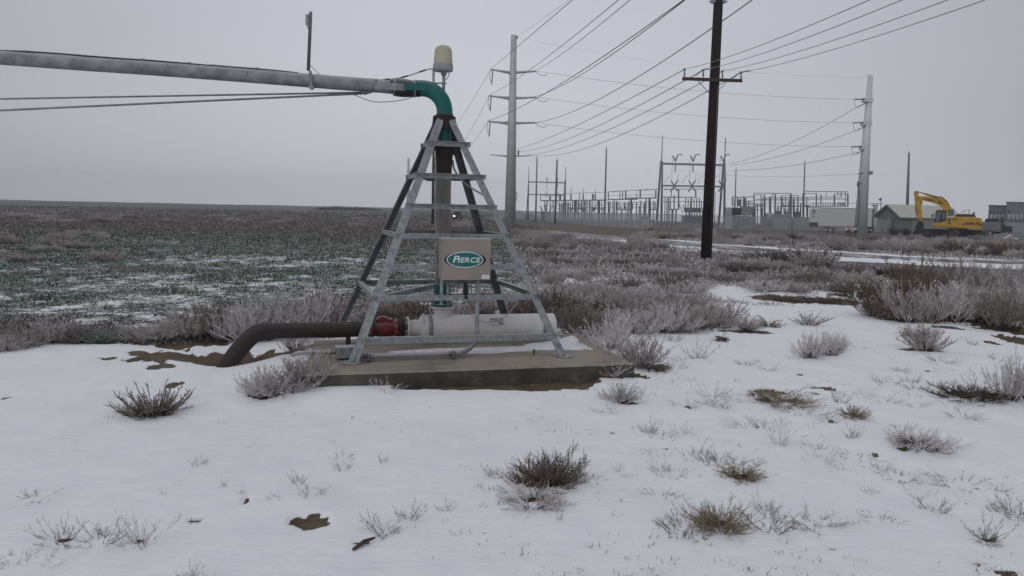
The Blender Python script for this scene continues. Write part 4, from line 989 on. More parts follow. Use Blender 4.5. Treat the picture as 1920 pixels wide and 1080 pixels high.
# breaker with splayed bushings, far left
def bush_breaker(label, cv, Y, base, bus, w, body=SUBP, name='circuit_breaker', cat='circuit breaker'):
    (x0, y0, x1, y1) = base; q = D(*cv((x0+x1)/2, y1), Y); o = thing(name, label, cat, V((q.x, Y, groundz(Y))), 'oil filled gear of the switchyard')
    A = D(*cv(x0, y0), Y); B = D(*cv(x1, y1), Y); wd = B.x-A.x
    m = MB(); c = V(((A.x+B.x)/2, Y+.9, (A.z+groundz(Y)+.3)/2)); m.box(c, wd, 1.8, A.z-groundz(Y)-.3)
    m.box(V((c.x, Y-.05, A.z-.06)), wd+.12, .1, .12); m.build('tank', body, o, bevel=.04)
    m = MB(); m.box(V((c.x, Y+.9, groundz(Y)+.15)), wd*1.1, 2.0, .3); m.build('plinth', mat('pale_concrete', (.32, .32, .31)), o)
    m = MB(); m.box(V((A.x+wd*.3, Y-.04, c.z)), wd*.25, .12, (A.z-groundz(Y))*.45); m.build('cabinet', SUBP, o)
    for (a, b__, c_, d_) in bus: insul(o, cv, a, b__, c_, d_, w, Y+.8, name='bushing')
    return o
bush_breaker('low breaker with splayed bushings in front of the smaller gantry', z6, 172, (275, 795, 370, 860), [(285, 795, 262, 738), (292, 795, 274, 736), (318, 795, 314, 730), (326, 795, 328, 730), (350, 795, 372, 740), (358, 795, 386, 738)], 8)
bt = bush_breaker('wide grey transformer just left of the dark wooden pole', z6, 135, (1628, 830, 1800, 930), [(1622, 805, 1582, 722), (1642, 800, 1620, 725), (1668, 760, 1670, 670), (1694, 760, 1694, 665), (1724, 760, 1724, 668), (1748, 760, 1750, 680), (1775, 760, 1775, 676), (1795, 760, 1795, 690)], 10, SUBP, 'power_transformer', 'transformer')
m = MB(); A = D(*z6(1650, 752), 135); B = D(*z6(1800, 800), 135); m.box(V(((A.x+B.x)/2, 135.9, (A.z+B.z)/2)), B.x-A.x, 1.2, A.z-B.z)
m.build('expansion_tank', SUBS, bt, bevel=.1)
for k in range(7):
    m = MB(); x = A.x+(B.x-A.x)*k/6; m.tube([V((x, 134.6, A.z-.1)), V((x, 134.6, groundz(135)+.9))], .11, 8); m.build('cooling_fin', SUBS, bt)
# boxy transformer with dark green doors
TY = 131
tb = thing('power_transformer', 'boxy transformer with dark green doors right of the wooden pole', 'transformer', V((D(*z7(440, 900), TY).x, TY, groundz(TY))), 'oil filled gear of the switchyard')
def zbox(par, cv, x0, y0, x1, y1, Y, dep, name, mtl, ground=False, bevel=.02):
    A = D(*cv(x0, y0), Y); B = D(*cv(x1, y1), Y); zb = groundz(Y) if ground else B.z
    k = (A.x+B.x)/2/Y*dep
    q = [V((A.x, Y, 0)), V((B.x, Y, 0)), V((B.x+k, Y+dep, 0)), V((A.x+k, Y+dep, 0))]
    m = MB(); m.add([v+Zv*zb for v in q]+[v+Zv*A.z for v in q], [(3, 2, 1, 0), (0, 1, 5, 4), (1, 2, 6, 5), (2, 3, 7, 6), (3, 0, 4, 7), (4, 5, 6, 7)]); return m.build(name, mtl, par, bevel=bevel)
zbox(tb, z7, 305, 752, 368, 930, TY, 2.2, 'control_cabinet', mat('pale_blue_steel', (.30, .345, .37), (.25, .29, .31), 2), True)
zbox(tb, z7, 370, 756, 452, 828, TY-.05, 2.0, 'door', mat('dark_green_paint', (.008, .028, .024), (.006, .02, .018), 3))
zbox(tb, z7, 370, 830, 448, 935, TY, 2.0, 'lower_panel', SUBS, True)
zbox(tb, z7, 452, 740, 562, 830, TY+.2, 2.4, 'tank', SUBP); zbox(tb, z7, 444, 832, 556, 935, TY-.1, 2.4, 'radiator_bank', SUBP, True)
for k in range(5): zbox(tb, z7, 452+k*20, 845, 462+k*20, 925, TY-.35, .2, 'cooling_fin', SUBS)
zbox(tb, z7, 560, 760, 584, 920, TY+.2, 1.5, 'side_pipe', SUBS, True)
for x in (472, 490, 508, 528, 545): insul(tb, z7, x, 740, x, 690, 9, TY+1, name='bushing', mtl=SUBP)
zbox(tb, z7, 318, 766, 330, 778, TY-.03, .02, 'sticker', WHITE, bevel=0)
# metal clad gear
t3 = thing('switchgear_cabinet', 'long pale metal switchgear cabinet left of the white trailer', 'cabinet', V((D(*z7(880, 900), TY).x, TY, groundz(TY))))
zbox(t3, z7, 755, 815, 920, 940, TY, 3, 'body', SUBP, True); zbox(t3, z7, 948, 842, 1102, 940, TY+1, 3, 'body', SUBP, True); zbox(t3, z7, 922, 850, 946, 935, TY+.6, 2, 'body', SUBS, True)
for k in range(4): zbox(t3, z7, 770+k*38, 870, 802+k*38, 930, TY-.04, .05, 'door', SUBP)
for k in range(3): zbox(t3, z7, 962+k*44, 870, 1000+k*44, 930, TY+.96, .05, 'door', SUBP)
for (x0, x1, yt) in ((768, 830, 785), (860, 905, 795), (955, 1018, 790)):
    zbox(t3, z7, x0, yt, x1, 816 if x0 < 940 else 843, TY+1, 1.2, 'top_box', SUBS)
    for k in range(4): insul(t3, z7, x0+6+k*(x1-x0-12)/3, yt, x0+4+k*(x1-x0-8)/3, yt-32, 8, TY+1.4, name='bushing')
m = MB(); c = D(*z7(852, 882), TY-.03); m.lathe(c, [(.22, 0), (.25, .01), (.28, 0)], 16, 0, V((0, -1, 0))); m.build('round_mark', WHITE, t3)
# lattice stub and low blurred gear behind the fence
gv = thing('storage_tank', 'low pale cylinder lying behind the fence between the two switchgear blocks', 'tank', V((D(*z7(700, 900), 140).x, 140, groundz(140))))
m = MB(); a = D(*z7(676, 905), 140); b_ = D(*z7(748, 905), 140); a.z = b_.z = groundz(140)+1.6; m.tube([a, b_], 1.1, 20); m.build('shell', SUBP, gv); m = MB(); m.box(V(((a.x+b_.x)/2, 140, groundz(140)+.3)), 4, 1.2, .6); m.build('saddle', SUBS, gv)

# pickup behind the fence
vy = 112; pk = thing('parked_truck', 'white truck parked behind the fence left of the tall gantry', 'truck', V((D(1222, 420, vy).x, vy, groundz(vy))))
def P6(x, y, Y): return D(*z6(x, y), Y)
body = [P6(1180, 905, vy), P6(1180, 868, vy), P6(1215, 862, vy), P6(1240, 835, vy), P6(1290, 835, vy), P6(1310, 862, vy), P6(1370, 864, vy), P6(1370, 905, vy)]
m = MB(); m.ext(body, 0, 1.9); m.build('body', mat('truck_white', (.55, .57, .6), (.45, .47, .5)), pk, bevel=.05)
m = MB(); m.ext([P6(1222, 862, vy-.02), P6(1243, 840, vy-.02), P6(1287, 840, vy-.02), P6(1300, 862, vy-.02)], 0, .05); m.build('window', mat('dark_glass', (.02, .03, .035), rough=.15), pk)
for x in (1215, 1328):
    c = P6(x, 900, vy-.05); m = MB(); m.disc(c+V((0, .15, 0)), V((0, 1, 0)), .36, .25, 16); wq = m.build('wheel', BLACK, pk)
    m = MB(); m.disc(c+V((0, -.0, 0)), V((0, 1, 0)), .2, .1, 12); m.build('rim', GREYPL, wq)
# far vehicle with a headlamp lit
hy = 150; c = D(852, 404, hy); hv = thing('distant_car', 'far off car with its headlamps lit, right of the riser', 'car', V((c.x, hy, gz(c.x, hy))))
zg = gz(c.x, hy); m = MB()
prof = [(-.85, .25), (-.85, .85), (-.7, 1.0), (-.55, 1.45), (.55, 1.45), (.7, 1.0), (.85, .85), (.85, .25)]
m.ext([V((c.x+.6+a, hy, zg+.15+b_*1.15)) for a, b_ in prof], 0, 4); m.build('body', mat('dark_car_paint', (.03, .03, .035)), hv, bevel=.05)
hl, nt, b = newmat('headlamp_glow'); b.inputs['Emission Color'].default_value = (1, .72, .55, 1); b.inputs['Emission Strength'].default_value = 5
for dx in (-.02, 1.2):
    m = MB(); q = V((c.x+dx, hy-.03, zg+.95)); m.disc(q, V((0, 1, 0)), .13, .06, 12); m.build('headlight', hl if dx < 0 else GREYPL, hv)
for dx in (-.05, 1.25):
    m = MB(); m.disc(V((c.x+dx, hy+.5, zg+.32)), V((1, 0, 0)), .33, .2, 14); m.build('wheel', BLACK, hv)

# ---------- chain link fence ----------
FN = [(930, 408.5), (992, 412), (1100, 422.5), (1217, 430.5)]
FH = 2.05
def fpt(px, py):
    Y = 100
    for _ in range(8):
        p = PL(px, py, float(slope_z(np.array([Y]))[0])); Y = p.y
    return V((p.x, p.y, float(slope_z(np.array([p.y]))[0])))
left = [fpt(*p) for p in FN]
right = [fpt(1217, 430.5), fpt(1345, 429.5), fpt(1520, 432.5), fpt(1700, 436.5), fpt(1960, 441)]
fm = mat('frosted_chain_link', (.46, .49, .53), (.4, .43, .47), 1.5, .9, 0, 0, 0); fpm = SUBP
def fence(pts, label, wire_w, gap):
    o = thing('chain_link_fence', label, 'fence', pts[0])
    P = []
    for a, b in zip(pts, pts[1:]):
        n = max(1, int((b-a).length/3.0))
        for k in range(n): P.append(a.lerp(b, k/n))
    P.append(pts[-1])
    for i, p in enumerate(P):
        if i % 1 == 0:
            m = MB(); m.tube([p-Zv*.1, p+Zv*(FH+.05)], .035, 6); m.build('post', fpm, o)
    m = MB(); m.tube([p+Zv*FH for p in P], .03, 6); m.build('top_rail', fpm, o)
    # woven wires, thick with rime
    m = MB()
    for a, b in zip(pts, pts[1:]):
        d = (b-a); L = math.hypot(d.x, d.y); d = V((d.x/L, d.y/L, 0)); nrm = V((-d.y, d.x, 0))*wire_w*.5; za, zb = a.z, b.z
        n = int(L/gap)
        for k in range(-int(FH/gap)-1, n+1):
            for s in (1, -1):
                x0 = k*gap; x1 = x0+FH
                t0, t1 = max(0, -x0/FH), min(1, (L-x0)/FH)
                if t1 <= t0: continue
                def q(t):
                    h = t*FH if s > 0 else (1-t)*FH; x = x0+t*FH
                    return V((a.x+d.x*x, a.y+d.y*x, za+(zb-za)*x/L+h))
                p0, p1 = q(t0), q(t1); w_ = V((0, 0, wire_w*.7)); oo = nrm*(.4*s)
                m.v += [tuple(p0-w_+oo), tuple(p0+w_+oo), tuple(p1+w_+oo), tuple(p1-w_+oo)]; i0 = len(m.v)-4
                m.f.append((i0, i0+1, i0+2, i0+3)); m.m.append(0); m.sm.append(False)
    m.build('wire_mesh', fm, o)
fence(left, 'rime coated chain link fence running off left of the corner beyond the brown strip', .05, .13)
fence(right, 'chain link fence running right in front of the transformers and block building', .02, .13)

# ---------- white trailer, table, small trailer ----------
RY = 118
tr = thing('box_trailer', 'long white box trailer with black round emblem at its left end', 'trailer', V((D(1577, 430, RY).x, RY, groundz(RY))))
TW = mat('trailer_white', (.56, .58, .58), (.50, .52, .52), 1, .5, 0, 0, 0)
zbox(tr, z7, 1100, 764, 1188, 888, RY, 2.5, 'front_section', TW, bevel=.03); zbox(tr, z7, 1190, 762, 1698, 936, RY, 2.5, 'cargo_box', TW, bevel=.03)
zbox(tr, z7, 1092, 757, 1706, 763, RY-.03, 2.56, 'roof_edge', SUBP); zbox(tr, z7, 1699, 764, 1708, 945, RY-.03, 2.56, 'rear_frame', SUBS)
for k in range(1, 12): zbox(tr, z7, 1190+k*42.4, 770, 1191.5+k*42.4, 930, RY-.012, .02, 'side_rib', TW, bevel=0)
zbox(tr, z7, 1102, 892, 1188, 936, RY+.2, 2.0, 'generator', mat('dark_equipment', (.05, .055, .06), (.02, .02, .022), 5), bevel=.02)
for x in (1110, 1130, 1150, 1170): zbox(tr, z7, x, 898, x+10, 930, RY+.15, .06, 'grille', SUBS, bevel=0)
m = MB(); c = D(*z7(1137, 787), RY-.012)
vs = []; n = 20
for k in range(n+1):
    a = -1.9+3.9*k/n; vs.append(c+V((math.cos(a)*.28, 0, math.sin(a)*.36)))
for k in range(n, -1, -1):
    a = -1.9+3.9*k/n; vs.append(c+V((-.05+math.cos(a)*.19, 0, math.sin(a)*.24)))
m.ext(vs, 0, .01); m.disc(c+V((-.12, 0, 0)), V((0, 1, 0)), .09, .012, 12)
m.box(D(*z7(1136, 818), RY-.012), .32, .01, .05); m.box(D(*z7(1138, 840), RY-.012), .46, .01, .07); m.box(D(*z7(1124, 829), RY-.012), .12, .01, .05); m.build('emblem', BLK, tr)
for (x0, x1) in ((1240, 1300), (1640, 1700)):
    zbox(tr, z7, x0, 936, x1, 950, RY+.3, 2, 'undercarriage', SUBS, bevel=0)
for x in (1648, 1680):
    m = MB(); c = D(*z7(x, 960), RY+.1); c.z = groundz(RY)+.45; m.disc(c, V((0, 1, 0)), .45, .3, 18); wq = m.build('wheel', BLACK, tr); m = MB(); m.disc(c-V((0, .1, 0)), V((0, 1, 0)), .2, .16, 12); m.build('rim', GREYPL, wq)
zbox(tr, z7, 1215, 936, 1222, 985, RY+.4, .1, 'landing_leg', SUBS, True)
# dark picnic-like table
ty = 106; tq = fpt(1557, 439); ty = tq.y
tbx = thing('work_table', 'small dark trestle table in front of the white trailer', 'table', V((tq.x, ty, tq.z)))
DK = mat('dark_stained_wood', (.02, .018, .02), (.012, .01, .012), 6, .7)
zbox(tbx, z7, 1252, 945, 1356, 952, ty-.7, 1.5, 'tabletop', DK)
for x in (1268, 1318):
    zbox(tbx, z7, x, 952, x+7, 990, ty-.5, .12, 'leg', DK, True); zbox(tbx, z7, x, 952, x+7, 990, ty+.5, .12, 'leg', DK, True)
# small utility trailer, white
sy = tq.y-1; stt = thing('utility_trailer', 'small white flatbed trailer at the foot of the pale steel pole', 'trailer', V((D(1597, 436, sy).x, sy, groundz(sy))))
zbox(stt, z7, 1438, 948, 1550, 978, sy, 1.6, 'deck', TW, bevel=.02); zbox(stt, z7, 1455, 936, 1540, 942, sy+.1, .1, 'side_rail', mat('red_rail', (.22, .03, .04)), bevel=0)
for x in (1456, 1530): zbox(stt, z7, x, 940, x+4, 950, sy+.12, .08, 'stake', SUBS, bevel=0)
zbox(stt, z7, 1482, 956, 1512, 964, sy-.02, .03, 'slot', BLK, bevel=0)
for x in (1468, 1535):
    m = MB(); c = D(*z7(x, 984), sy+.1); c.z = groundz(sy)+.3; m.disc(c, V((0, 1, 0)), .32, .22, 16); m.build('wheel', BLACK, stt)
mk = thing('marker_post', 'short red marker post in front of the small white trailer', 'marker', V((D(1590, 440, sy-4).x, sy-4, groundz(sy-4))))
m = MB(); c = V((D(1590, 440, sy-4).x, sy-4, groundz(sy-4))); m.tube([c, c+Zv*1.0], .05, 8); m.build('post', mat('faded_red', (.30, .05, .06)), mk); m = MB(); m.disc(c+Zv*.95, Zv, .09, .12, 8); m.build('cap', mat('faded_red', (.3, .05, .06)), mk)

# ---------- block building ----------
BY = 126
bd = thing('control_building', 'grey block building with pale metal gable roof behind the excavator', 'building', V((D(1700, 437, BY).x, BY, groundz(BY))))
c0 = D(1684, 437, BY); zgB = groundz(BY); c0.z = zgB
th = math.radians(24); L1 = V((math.cos(th), math.sin(th), 0)); G1 = V((-math.sin(th), math.cos(th), 0))
# gable width so its left end lands on column 1643
gw = 1
while proj(c0+G1*gw+Zv)[0] > 1644: gw += .05
ll = 13.5; eh = D(1684, 404, BY).z-zgB; rh = None
rz = D(1662, 385, BY+gw/2*math.cos(th)).z-zgB
BLOCK, nt, b = newmat('grey_block_wall'); br = N(nt, 'ShaderNodeTexBrick'); br.inputs['Scale'].default_value = 2.2; br.inputs['Mortar Size'].default_value = .012
br.inputs['Color1'].default_value = (.175, .185, .18, 1); br.inputs['Color2'].default_value = (.15, .16, .155, 1); br.inputs['Mortar'].default_value = (.10, .105, .10, 1)
mp = N(nt, 'ShaderNodeMapping'); mp.inputs['Rotation'].default_value = (math.radians(90), 0, 0); nt.links.new(coords(nt), mp.inputs[0]); nt.links.new(mp.outputs[0], br.inputs['Vector']); nt.links.new(br.outputs[0], b.inputs['Base Color']); b.inputs['Roughness'].default_value = .9
A = c0; B = c0+L1*ll; Cc = B+G1*gw; Dd = A+G1*gw; mA = A+G1*gw/2; mB_ = B+G1*gw/2
m = MB(); m.add([A, B, Cc, Dd]+[p+Zv*eh for p in (A, B, Cc, Dd)]+[mA+Zv*(rz-.15), mB_+Zv*(rz-.15)], [(0, 1, 5, 4), (1, 2, 6, 9, 5), (2, 3, 7, 6), (3, 0, 4, 8, 7), (4, 5, 9, 8), (6, 7, 8, 9)])
m.build('wall', BLOCK, bd)
ROOF = mat('cream_metal_roof', (.46, .46, .40), (.40, .40, .35), 1.5, .5, 0, 0, .2)
sl_ = (rz-eh)/(gw/2); ov = .55
m = MB()
for s in (0, 1):
    e0 = (A if s == 0 else Dd)-G1*ov*(1 if s == 0 else -1); r0 = mA
    vs = [e0-L1*ov+Zv*(eh-ov*sl_), e0+L1*(ll+ov)+Zv*(eh-ov*sl_), mA+L1*(ll+ov)+Zv*rz, mA-L1*ov+Zv*rz]
    m.add([v+Zv*.02 for v in vs]+[v+Zv*.2 for v in vs], [(0, 1, 2, 3), (7, 6, 5, 4), (0, 4, 5, 1), (1, 5, 6, 2), (2, 6, 7, 3), (3, 7, 4, 0)])
m.build('roof', ROOF, bd)
m = MB(); 
for s in (0, 1):
    e0 = (A if s == 0 else Dd)-G1*ov*(1 if s == 0 else -1)-L1*(ov+.02)+Zv*(eh-ov*sl_); m.bar(e0, mA-L1*(ov+.02)+Zv*rz, .05, .26)
m.build('fascia', mat('dark_fascia', (.10, .11, .10)), bd)
for f in (.28, .72):
    p = A+G1*gw*f-L1*.02; m = MB(); m.box(p+Zv*1.15, .06, .95, 2.2, (L1, G1, Zv)); m.build('door', mat('grey_green_door', (.10, .115, .115), (.08, .09, .09)), bd)
m = MB(); m.box(A+L1*9.2-G1*.03+Zv*1.6, 1.1, .05, .8, (L1, G1, Zv)); m.build('notice_board', mat('pale_notice', (.3, .32, .36)), bd)
m = MB(); m.box(A+L1*ll/2-G1*.01+Zv*(eh-.22), ll-.1, .04, .4, (L1, G1, Zv)); m.build('frieze', mat('dark_fascia', (.1, .11, .1)), bd)
# weather vane post
wv_ = thing('antenna_post', 'thin post with small dish above the left eave of the block building', 'antenna', V((D(1653, 435, 132).x, 132, groundz(132))))
m = MB(); a = D(1652.5, 371, 132); m.tube([V((a.x, 132, groundz(132))), a], .05, 6); m.build('post', SUBS, wv_); m = MB(); m.disc(D(1650.5, 374, 132), V((0, 1, 0)), .22, .1, 12); m.tube([D(1652, 373, 132), D(1655, 369, 132)], .03, 5); m.build('dish', PORC, wv_)
# far grey plant buildings
for (x0, y0, x1, lb, Y, vents) in ((1525, 336, 1724, 'lower grey industrial shed at the far right edge', 215, 4), (1724, 300, 2350, 'taller grey industrial shed at the far right edge', 210, 6)):
    o = thing('industrial_shed', lb, 'building', V((D(*z8(x0+80, 600), Y).x, Y, groundz(Y))), 'far grey sheds')
    zbox(o, z8, x0, y0, x1, 610, Y, 25, 'wall', mat('slate_blue_cladding', (.135, .15, .18), (.12, .135, .16), .3, .7), True, bevel=0) if False else None
    A_ = D(*z8(x0, y0), Y); B_ = D(*z8(x1, 600), Y)
    zg_ = groundz(Y); q4 = [V((A_.x, Y, 0)), V((B_.x, Y, 0)), V((B_.x*(Y+24)/Y, Y+24, 0)), V((A_.x*(Y+24)/Y, Y+24, 0))]
    m = MB(); m.add([v+Zv*zg_ for v in q4]+[v+Zv*A_.z for v in q4], [(0, 1, 5, 4), (1, 2, 6, 5), (2, 3, 7, 6), (3, 0, 4, 7), (4, 5, 6, 7)]); m.build('wall', mat('slate_blue_cladding', (.135, .15, .18), (.12, .135, .16), .3, .7), o)
    m = MB(); m.box(V(((A_.x+B_.x)/2, Y-.06, A_.z+.1)), B_.x-A_.x+.3, .3, .3); m.build('parapet', mat('dark_cap', (.09, .095, .11)), o)
    for k in range(vents):
        q = D(*z8(x0+28+k*45, 470), Y-.15); m = MB(); m.tube([q-Zv*.9, q+Zv*.9], .45, 10); m.build('roof_vent', mat('pale_vent', (.32, .34, .37)), o)
    m = MB(); q = D(*z8(x0+30, 404), Y-.1); m.box(q, .9, .1, .35); m.build('louvre', BLK, o)

# ---------- excavator ----------
EY = 85
ez = groundz(EY)
YL = mat('excavator_yellow', (.60, .36, .03), (.36, .20, .022), 3, .45, 0, 0, .15)
YL2 = mat('dusty_yellow', (.40, .25, .03), (.30, .18, .03), 2, .6, 0, 0, .2)
DKM = mat('dark_machine_steel', (.025, .024, .026), (.014, .013, .014), 4, .7)
def e8(x, y, dy=0): return D(*z8(x, y), EY+dy)
ex = thing('excavator', 'yellow tracked excavator parked in front of the block building', 'excavator', V((e8(1150, 700).x, EY, ez)))
def poly8(name, pts, y0, y1, mtl, par=ex, bevel=.03):
    m = MB(); m.ext([e8(a, b_, y0)-V((46/85*y0, y0, 0)) for a, b_ in pts], y0, y1); return m.build(name, mtl, par, bevel=bevel)
boom = poly8('boom', [(738, 228), (760, 226), (880, 232), (935, 232), (980, 238), (1020, 250), (1055, 275), (1080, 310), (1096, 350), (1112, 392), (1075, 398), (1022, 398), (1005, 365), (975, 336), (925, 312), (860, 292), (800, 280), (745, 270)], 1.05, 1.55, YL)
stick = poly8('stick', [(684, 190), (694, 172), (712, 165), (726, 172), (738, 200), (748, 240), (768, 262), (776, 300), (770, 345), (772, 400), (782, 470), (794, 540), (768, 545), (745, 500), (730, 450), (708, 440), (702, 380), (696, 300), (690, 240)], 1.12, 1.50, YL)
for (a, b_, r0, dy) in (((712, 174), (938, 238), .11, .2), ((1085, 400), (1010, 290), .09, -.32)):
    m = MB(); A_ = e8(*a, 1.3-dy); B_ = e8(*b_, 1.3-dy); m.tube([A_, A_.lerp(B_, .45)], r0*.6, 8); m.tube([A_.lerp(B_, .42), B_], r0, 10); m.build('hydraulic_ram', YL2, ex)
m = MB(); A_ = e8(700, 300, 1.0); B_ = e8(716, 505, 1.0); m.tube([A_, A_.lerp(B_, .5)], .09, 8); m.tube([A_.lerp(B_, .5), B_], .05, 8); m.build('hydraulic_ram', YL2, ex)
m = MB(); m.tube(cr([e8(905, 232, .9), e8(940, 238, .9), e8(975, 230, .9), e8(1010, 246, .9), e8(1050, 290, .9)], 4), .035, 6); m.tube(cr([e8(770, 285, 1.0), e8(776, 300, 1.0), e8(768, 318, 1.0)], 4), .04, 6); m.build('hydraulic_hose', DKM, ex)
bk = poly8('bucket', [(735, 505), (755, 500), (780, 520), (795, 540), (792, 580), (806, 615), (800, 640), (745, 658), (700, 655), (664, 650), (680, 620), (700, 595), (702, 560), (725, 530)], .75, 1.9, DKM)
m = MB()
for k in range(5): m.bar(e8(676+k*4, 640, .8+k*.25), e8(662+k*2, 668, .8+k*.25), .06, .05)
m.build('bucket_teeth', GREYPL, bk)
hs = poly8('house_body', [(900, 548), (912, 525), (1095, 520), (1096, 458), (1380, 460), (1380, 590), (1180, 590), (1100, 588), (898, 575)], 0, 2.7, YL)
cw = poly8('counterweight', [(1225, 470), (1375, 466), (1430, 470), (1448, 486), (1452, 540), (1448, 600), (1380, 600), (1225, 588)], -.05, 2.75, YL, bevel=.08)
hd = poly8('engine_hood', [(1145, 458), (1150, 434), (1180, 427), (1345, 430), (1372, 440), (1378, 462), (1240, 466)], .3, 2.4, mat('dark_hood', (.035, .025, .03), (.02, .016, .018), 4))
lp = poly8('lower_deck', [(890, 560), (900, 556), (1190, 562), (1190, 580), (900, 580)], -.08, .4, YL2)
GL = mat('cab_glass', (.06, .12, .125), (.04, .085, .09), 1.5, .12, 0, 0, 0, spec=.8)
cb = poly8('cab', [(928, 398), (940, 386), (1040, 384), (1056, 400), (1056, 530), (930, 548), (912, 528)], .05, 1.15, mat('cab_frame', (.02, .022, .022), (.015, .016, .016)))
poly8('window', [(940, 404), (990, 400), (988, 470), (965, 515), (930, 528), (926, 470)], .0, .03, GL, cb, 0)
poly8('window', [(1000, 402), (1034, 400), (1034, 480), (1008, 495), (1000, 470)], .0, .03, GL, cb, 0)
poly8('roof_panel', [(935, 380), (1040, 376), (1062, 384), (1062, 390), (932, 390)], 0, 1.2, YL2, cb)
poly8('pillar', [(1046, 384), (1068, 388), (1064, 556), (1044, 556)], -.02, .15, YL, cb, 0)
poly8('door_panel', [(935, 540), (1040, 500), (1044, 556), (925, 556)], -.02, .1, YL, cb, 0)
poly8('side_window', [(1066, 378), (1132, 372), (1138, 445), (1066, 452)], .4, 1.1, GL, ex, .02)
for k in range(5): poly8('vent_slot', [(1062, 466+k*17), (1098, 464+k*17), (1096, 472+k*17), (1060, 474+k*17)], -.03, -.01, mat('red_brown_slot', (.09, .03, .02)), hs, 0)
m = MB()
for (a, b_) in (((1245, 428), (1245, 385)), ((1300, 426), (1305, 382)), ((1245, 385), (1312, 380)), ((1210, 420), (1222, 398)), ((1222, 398), (1245, 396)), ((1280, 412), (1310, 410))): m.tube([e8(*a, .5), e8(*b_, .5)], .03, 5)
m.build('handrail', GREYPL, ex)
m = MB(); m.tube([e8(1352, 440, 1.4), e8(1354, 418, 1.4), e8(1364, 412, 1.4)], .09, 8); m.build('exhaust', DKM, ex)
m = MB(); m.tube(cr([e8(925, 430, -.1), e8(900, 432, -.3), e8(890, 445, -.3)], 4), .03, 5); m.box(e8(890, 448, -.3), .16, .05, .3); m.build('mirror', DKM, ex)
uc = poly8('turntable', [(1060, 588), (1190, 590), (1300, 592), (1260, 612), (1210, 620), (1100, 618)], .6, 2.1, DKM)
def track(cx8, yoff):
    ang = math.radians(64); d0 = V((math.cos(ang), -math.sin(ang), 0)); s0 = V((math.sin(ang), math.cos(ang), 0)); c = e8(cx8, 650, yoff); c.z = 0
    hl_ = 1.95; zt = e8(1000, 604).z; zb = ez+.02; r = (zt-zb)/2; w_ = .62
    out = []; n = 12
    for k in range(n+1): a = math.pi/2+math.pi*k/n; out.append((-hl_+r+math.cos(a)*r, zb+r+math.sin(a)*r))
    for k in range(n+1): a = -math.pi/2+math.pi*k/n; out.append((hl_-r+math.cos(a)*r, zb+r+math.sin(a)*r))
    P3 = lambda q, s_: c+d0*q[0]+Zv*q[1]+s0*s_
    k = len(out); m = MB(); m.add([P3(q, -w_/2) for q in out]+[P3(q, w_/2) for q in out], [tuple(range(k)), tuple(range(2*k-1, k-1, -1))]+[(i, k+i, k+(i+1) % k, (i+1) % k) for i in range(k)])
    o = m.build('track', DKM, ex); mm = MB(); per = out+[out[0]]
    for a, b_ in zip(per, per[1:]):
        A_, B_ = P3(a, 0), P3(b_, 0); L = (B_-A_).length; kk = max(1, int(L/.2))
        for j in range(kk):
            p = A_.lerp(B_, (j+.5)/kk); d = (B_-A_).normalized(); mm.box(p, .13, .68, .07, (d, s0, d.cross(s0)))
    mm.build('track_shoes', mat('dusty_track_steel', (.06, .055, .05), (.03, .027, .025), 5), o)
    for j in range(6):
        x = -hl_+r+(2*hl_-2*r)*j/5; end = j in (0, 5)
        m = MB(); m.disc(P3((x, zb+(r if end else r*.7)), -w_/2-.02), s0, .32 if end else .16, .08, 14); m.build('roller', mat('roller_steel', (.07, .065, .06)), o)
track(985, 1.35); track(1305, 1.35)
TX = mat('dark_lettering', (.035, .015, .015), (.03, .012, .012), 4)
m = MB(); c = (e8(1262, 538)+e8(1432, 536))*.5+V((0, -.075, 0)); wtxt = e8(1432, 536).x-e8(1262, 538).x
vs, fs = text_mesh('KOMATSU', 1, 0, .03, .002); x0 = min(v.x for v in vs); x1 = max(v.x for v in vs); s_ = wtxt/(x1-x0)
m.add([c+V((v.x*s_, -v.z, v.y*s_*1.1)) for v in vs], fs); m.build('lettering', TX, cw)
m = MB(); A_ = e8(800, 258, 1.03); B_ = e8(912, 282, 1.03); d = (B_-A_); L = d.length; d.normalize(); up_ = V((-d.z, 0, d.x)); s_ = L/(x1-x0)
m.add([(A_+B_)/2+d*v.x*s_+up_*v.y*s_*1.15+V((0, -v.z, 0)) for v in vs], fs); m.build('lettering', TX, boom)
for (a, b_) in ((1245, 540), (1438, 548)): zb_ = e8(a, b_, -.08); m = MB(); m.box(zb_, .14, .02, .22); m.build('warning_label', TX, cw)
m = MB(); m.box(e8(1130, 486, -.01), .32, .02, .14); m.box(e8(1160, 486, -.01), .22, .02, .14); m.build('model_plate', mat('brown_plate', (.16, .09, .02)), hs)
m = MB(); m.box(e8(965, 290, 1.03), .2, .02, .2); m.box(e8(990, 305, 1.03), .2, .02, .16); m.build('boom_label', TX, boom)
